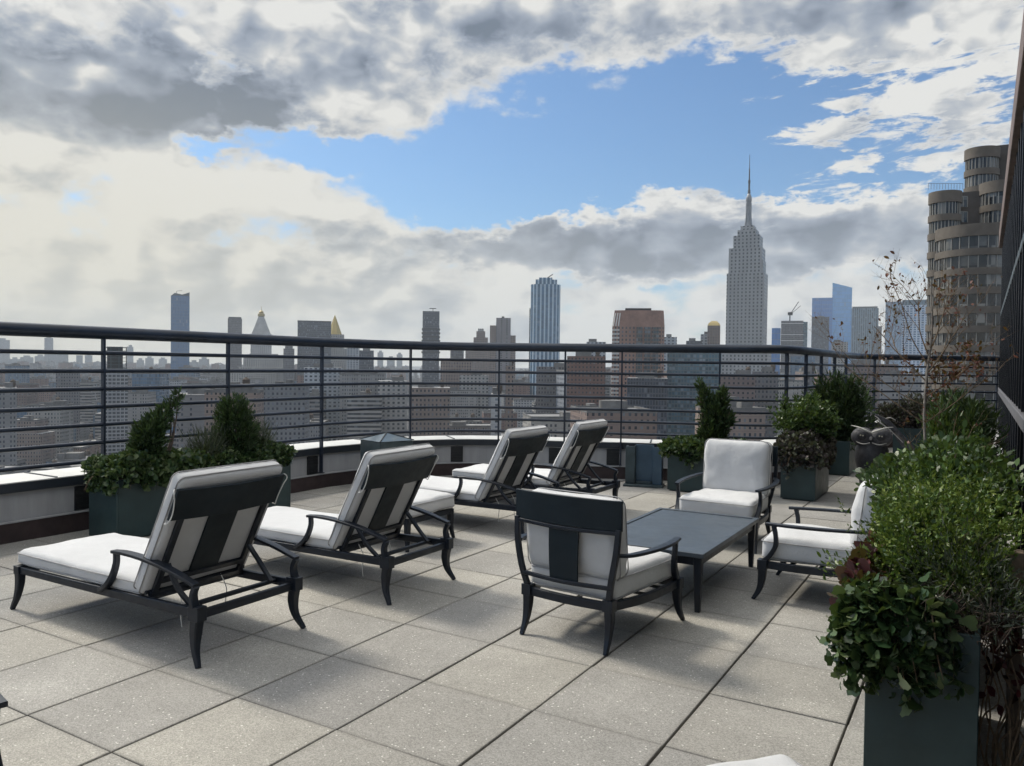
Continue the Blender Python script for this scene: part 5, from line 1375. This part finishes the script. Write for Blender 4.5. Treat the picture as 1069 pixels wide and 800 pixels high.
dark_b = total([(.72, 110, 88, 150, 46, .5), (.70, 268, 118, 58, 42, .4), (.12, 440, 60, 200, 80), (.30, 740, 2, 300, 40), (.62, 720, 245, 250, 30, .4), (.20, 380, 300, 330, 40), (.12, 560, 30, 120, 60), (-.10, 250, 200, 330, 30), (.22, 330, 250, 160, 16), (.16, 60, 190, 120, 12)])
lit = t.math('SUBTRACT', bl_sun, bl)
shade = t.math('ADD', dark_b, t.math('ADD', t.math('ADD', t.math('MULTIPLY', t.math('SUBTRACT', n_deck, .47), .6), t.math('MULTIPLY', lit, 1.2)), t.math('ADD', t.math('MULTIPLY', t.math('SUBTRACT', n_big, .46), .8), t.math('MULTIPLY', t.math('SUBTRACT', n_fine, .48), .32))))
thick = t.mapr(dens, .42, 1.15, 0, 1, True)
shade = t.math('MULTIPLY', t.math('MAXIMUM', shade, 0), t.mapr(thick, 0, .6, .22, 1))
ccol = t.ramp(shade, [(0, (.47, .47, .455)), (.14, (.385, .39, .39)), (.28, (.29, .31, .335)), (.50, (.205, .235, .28)), (.85, (.132, .158, .20)), (1, (.105, .13, .165))])
warmth = t.math('MULTIPLY', t.mapr(az, .25, -.6, 0, 1, True), t.mapr(el, .40, .04, 0, 1, True))
lowall = t.mapr(el, .24, .0, 0, 1, True)
ccol = t.mix(t.math('MULTIPLY', lowall, .30), ccol, (.43, .435, .41))
ccol = t.mix(t.math('MULTIPLY', warmth, .50), ccol, (.47, .43, .31))
# unseen sky round the sun, overhead and behind us brightened as added fill light
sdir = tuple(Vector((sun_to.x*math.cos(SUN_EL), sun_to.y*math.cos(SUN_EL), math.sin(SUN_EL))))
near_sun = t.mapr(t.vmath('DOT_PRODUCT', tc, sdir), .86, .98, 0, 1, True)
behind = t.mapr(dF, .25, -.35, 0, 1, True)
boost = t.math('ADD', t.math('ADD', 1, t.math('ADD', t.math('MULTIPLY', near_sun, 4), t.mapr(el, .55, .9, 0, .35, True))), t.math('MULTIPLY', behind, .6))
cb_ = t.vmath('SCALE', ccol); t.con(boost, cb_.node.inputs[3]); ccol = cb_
skc = t.vmath('SCALE', sky.outputs[0]); skc.node.inputs[3].default_value = .075
skm = t.vmath('MULTIPLY', skc, (.62, .83, .99))
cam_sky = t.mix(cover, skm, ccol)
# below the horizon
cam_sky = t.mix(t.mapr(el, .0, -.02, 0, 1), cam_sky, (.42, .46, .50))
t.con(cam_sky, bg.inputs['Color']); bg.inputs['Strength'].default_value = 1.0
t.con(bg.outputs[0], out.inputs['Surface'])
W.cycles.sampling_method = 'MANUAL'; W.cycles.sample_map_resolution = 512

L = bpy.data.lights.new('sun', 'SUN'); L.energy = 2.0; L.angle = R(9); L.color = (1, .92, .78)
so = bpy.data.objects.new('sun', L); link(so)
v = Vector((sun_to.x*math.cos(SUN_EL), sun_to.y*math.cos(SUN_EL), math.sin(SUN_EL)))
so.rotation_euler = v.to_track_quat('Z', 'Y').to_euler()

# ------------------------------------------------------------------ camera
cam = bpy.data.cameras.new('camera'); co_ = bpy.data.objects.new('camera', cam); link(co_)
cam.sensor_width = 36; cam.lens = 36*F/1069; cam.clip_end = 60000; cam.clip_start = .05
c, s = math.cos(ROLL), math.sin(ROLL)
Rw = Vector((math.cos(YAW), math.sin(YAW), 0)); Fh = Vector((-math.sin(YAW), math.cos(YAW), 0)); Z = Vector((0, 0, 1))
Fw = Fh*math.cos(PIT)-Z*math.sin(PIT); Uw = Z*math.cos(PIT)+Fh*math.sin(PIT)
right = Rw*c+Uw*s; up = Uw*c-Rw*s
mm = Matrix((right, up, -Fw)).transposed().to_4x4(); mm.translation = (0, 0, H); co_.matrix_world = mm
SC.camera = co_
SC.view_settings.view_transform = 'Standard'; SC.view_settings.look = 'None'; SC.view_settings.gamma = 1; SC.view_settings.exposure = .77
SC.cycles.max_bounces = 4; SC.cycles.diffuse_bounces = 3; SC.cycles.glossy_bounces = 2; SC.cycles.adaptive_threshold = .02; SC.cycles.transmission_bounces = 2; SC.cycles.volume_bounces = 0
SC.cycles.use_denoising = True
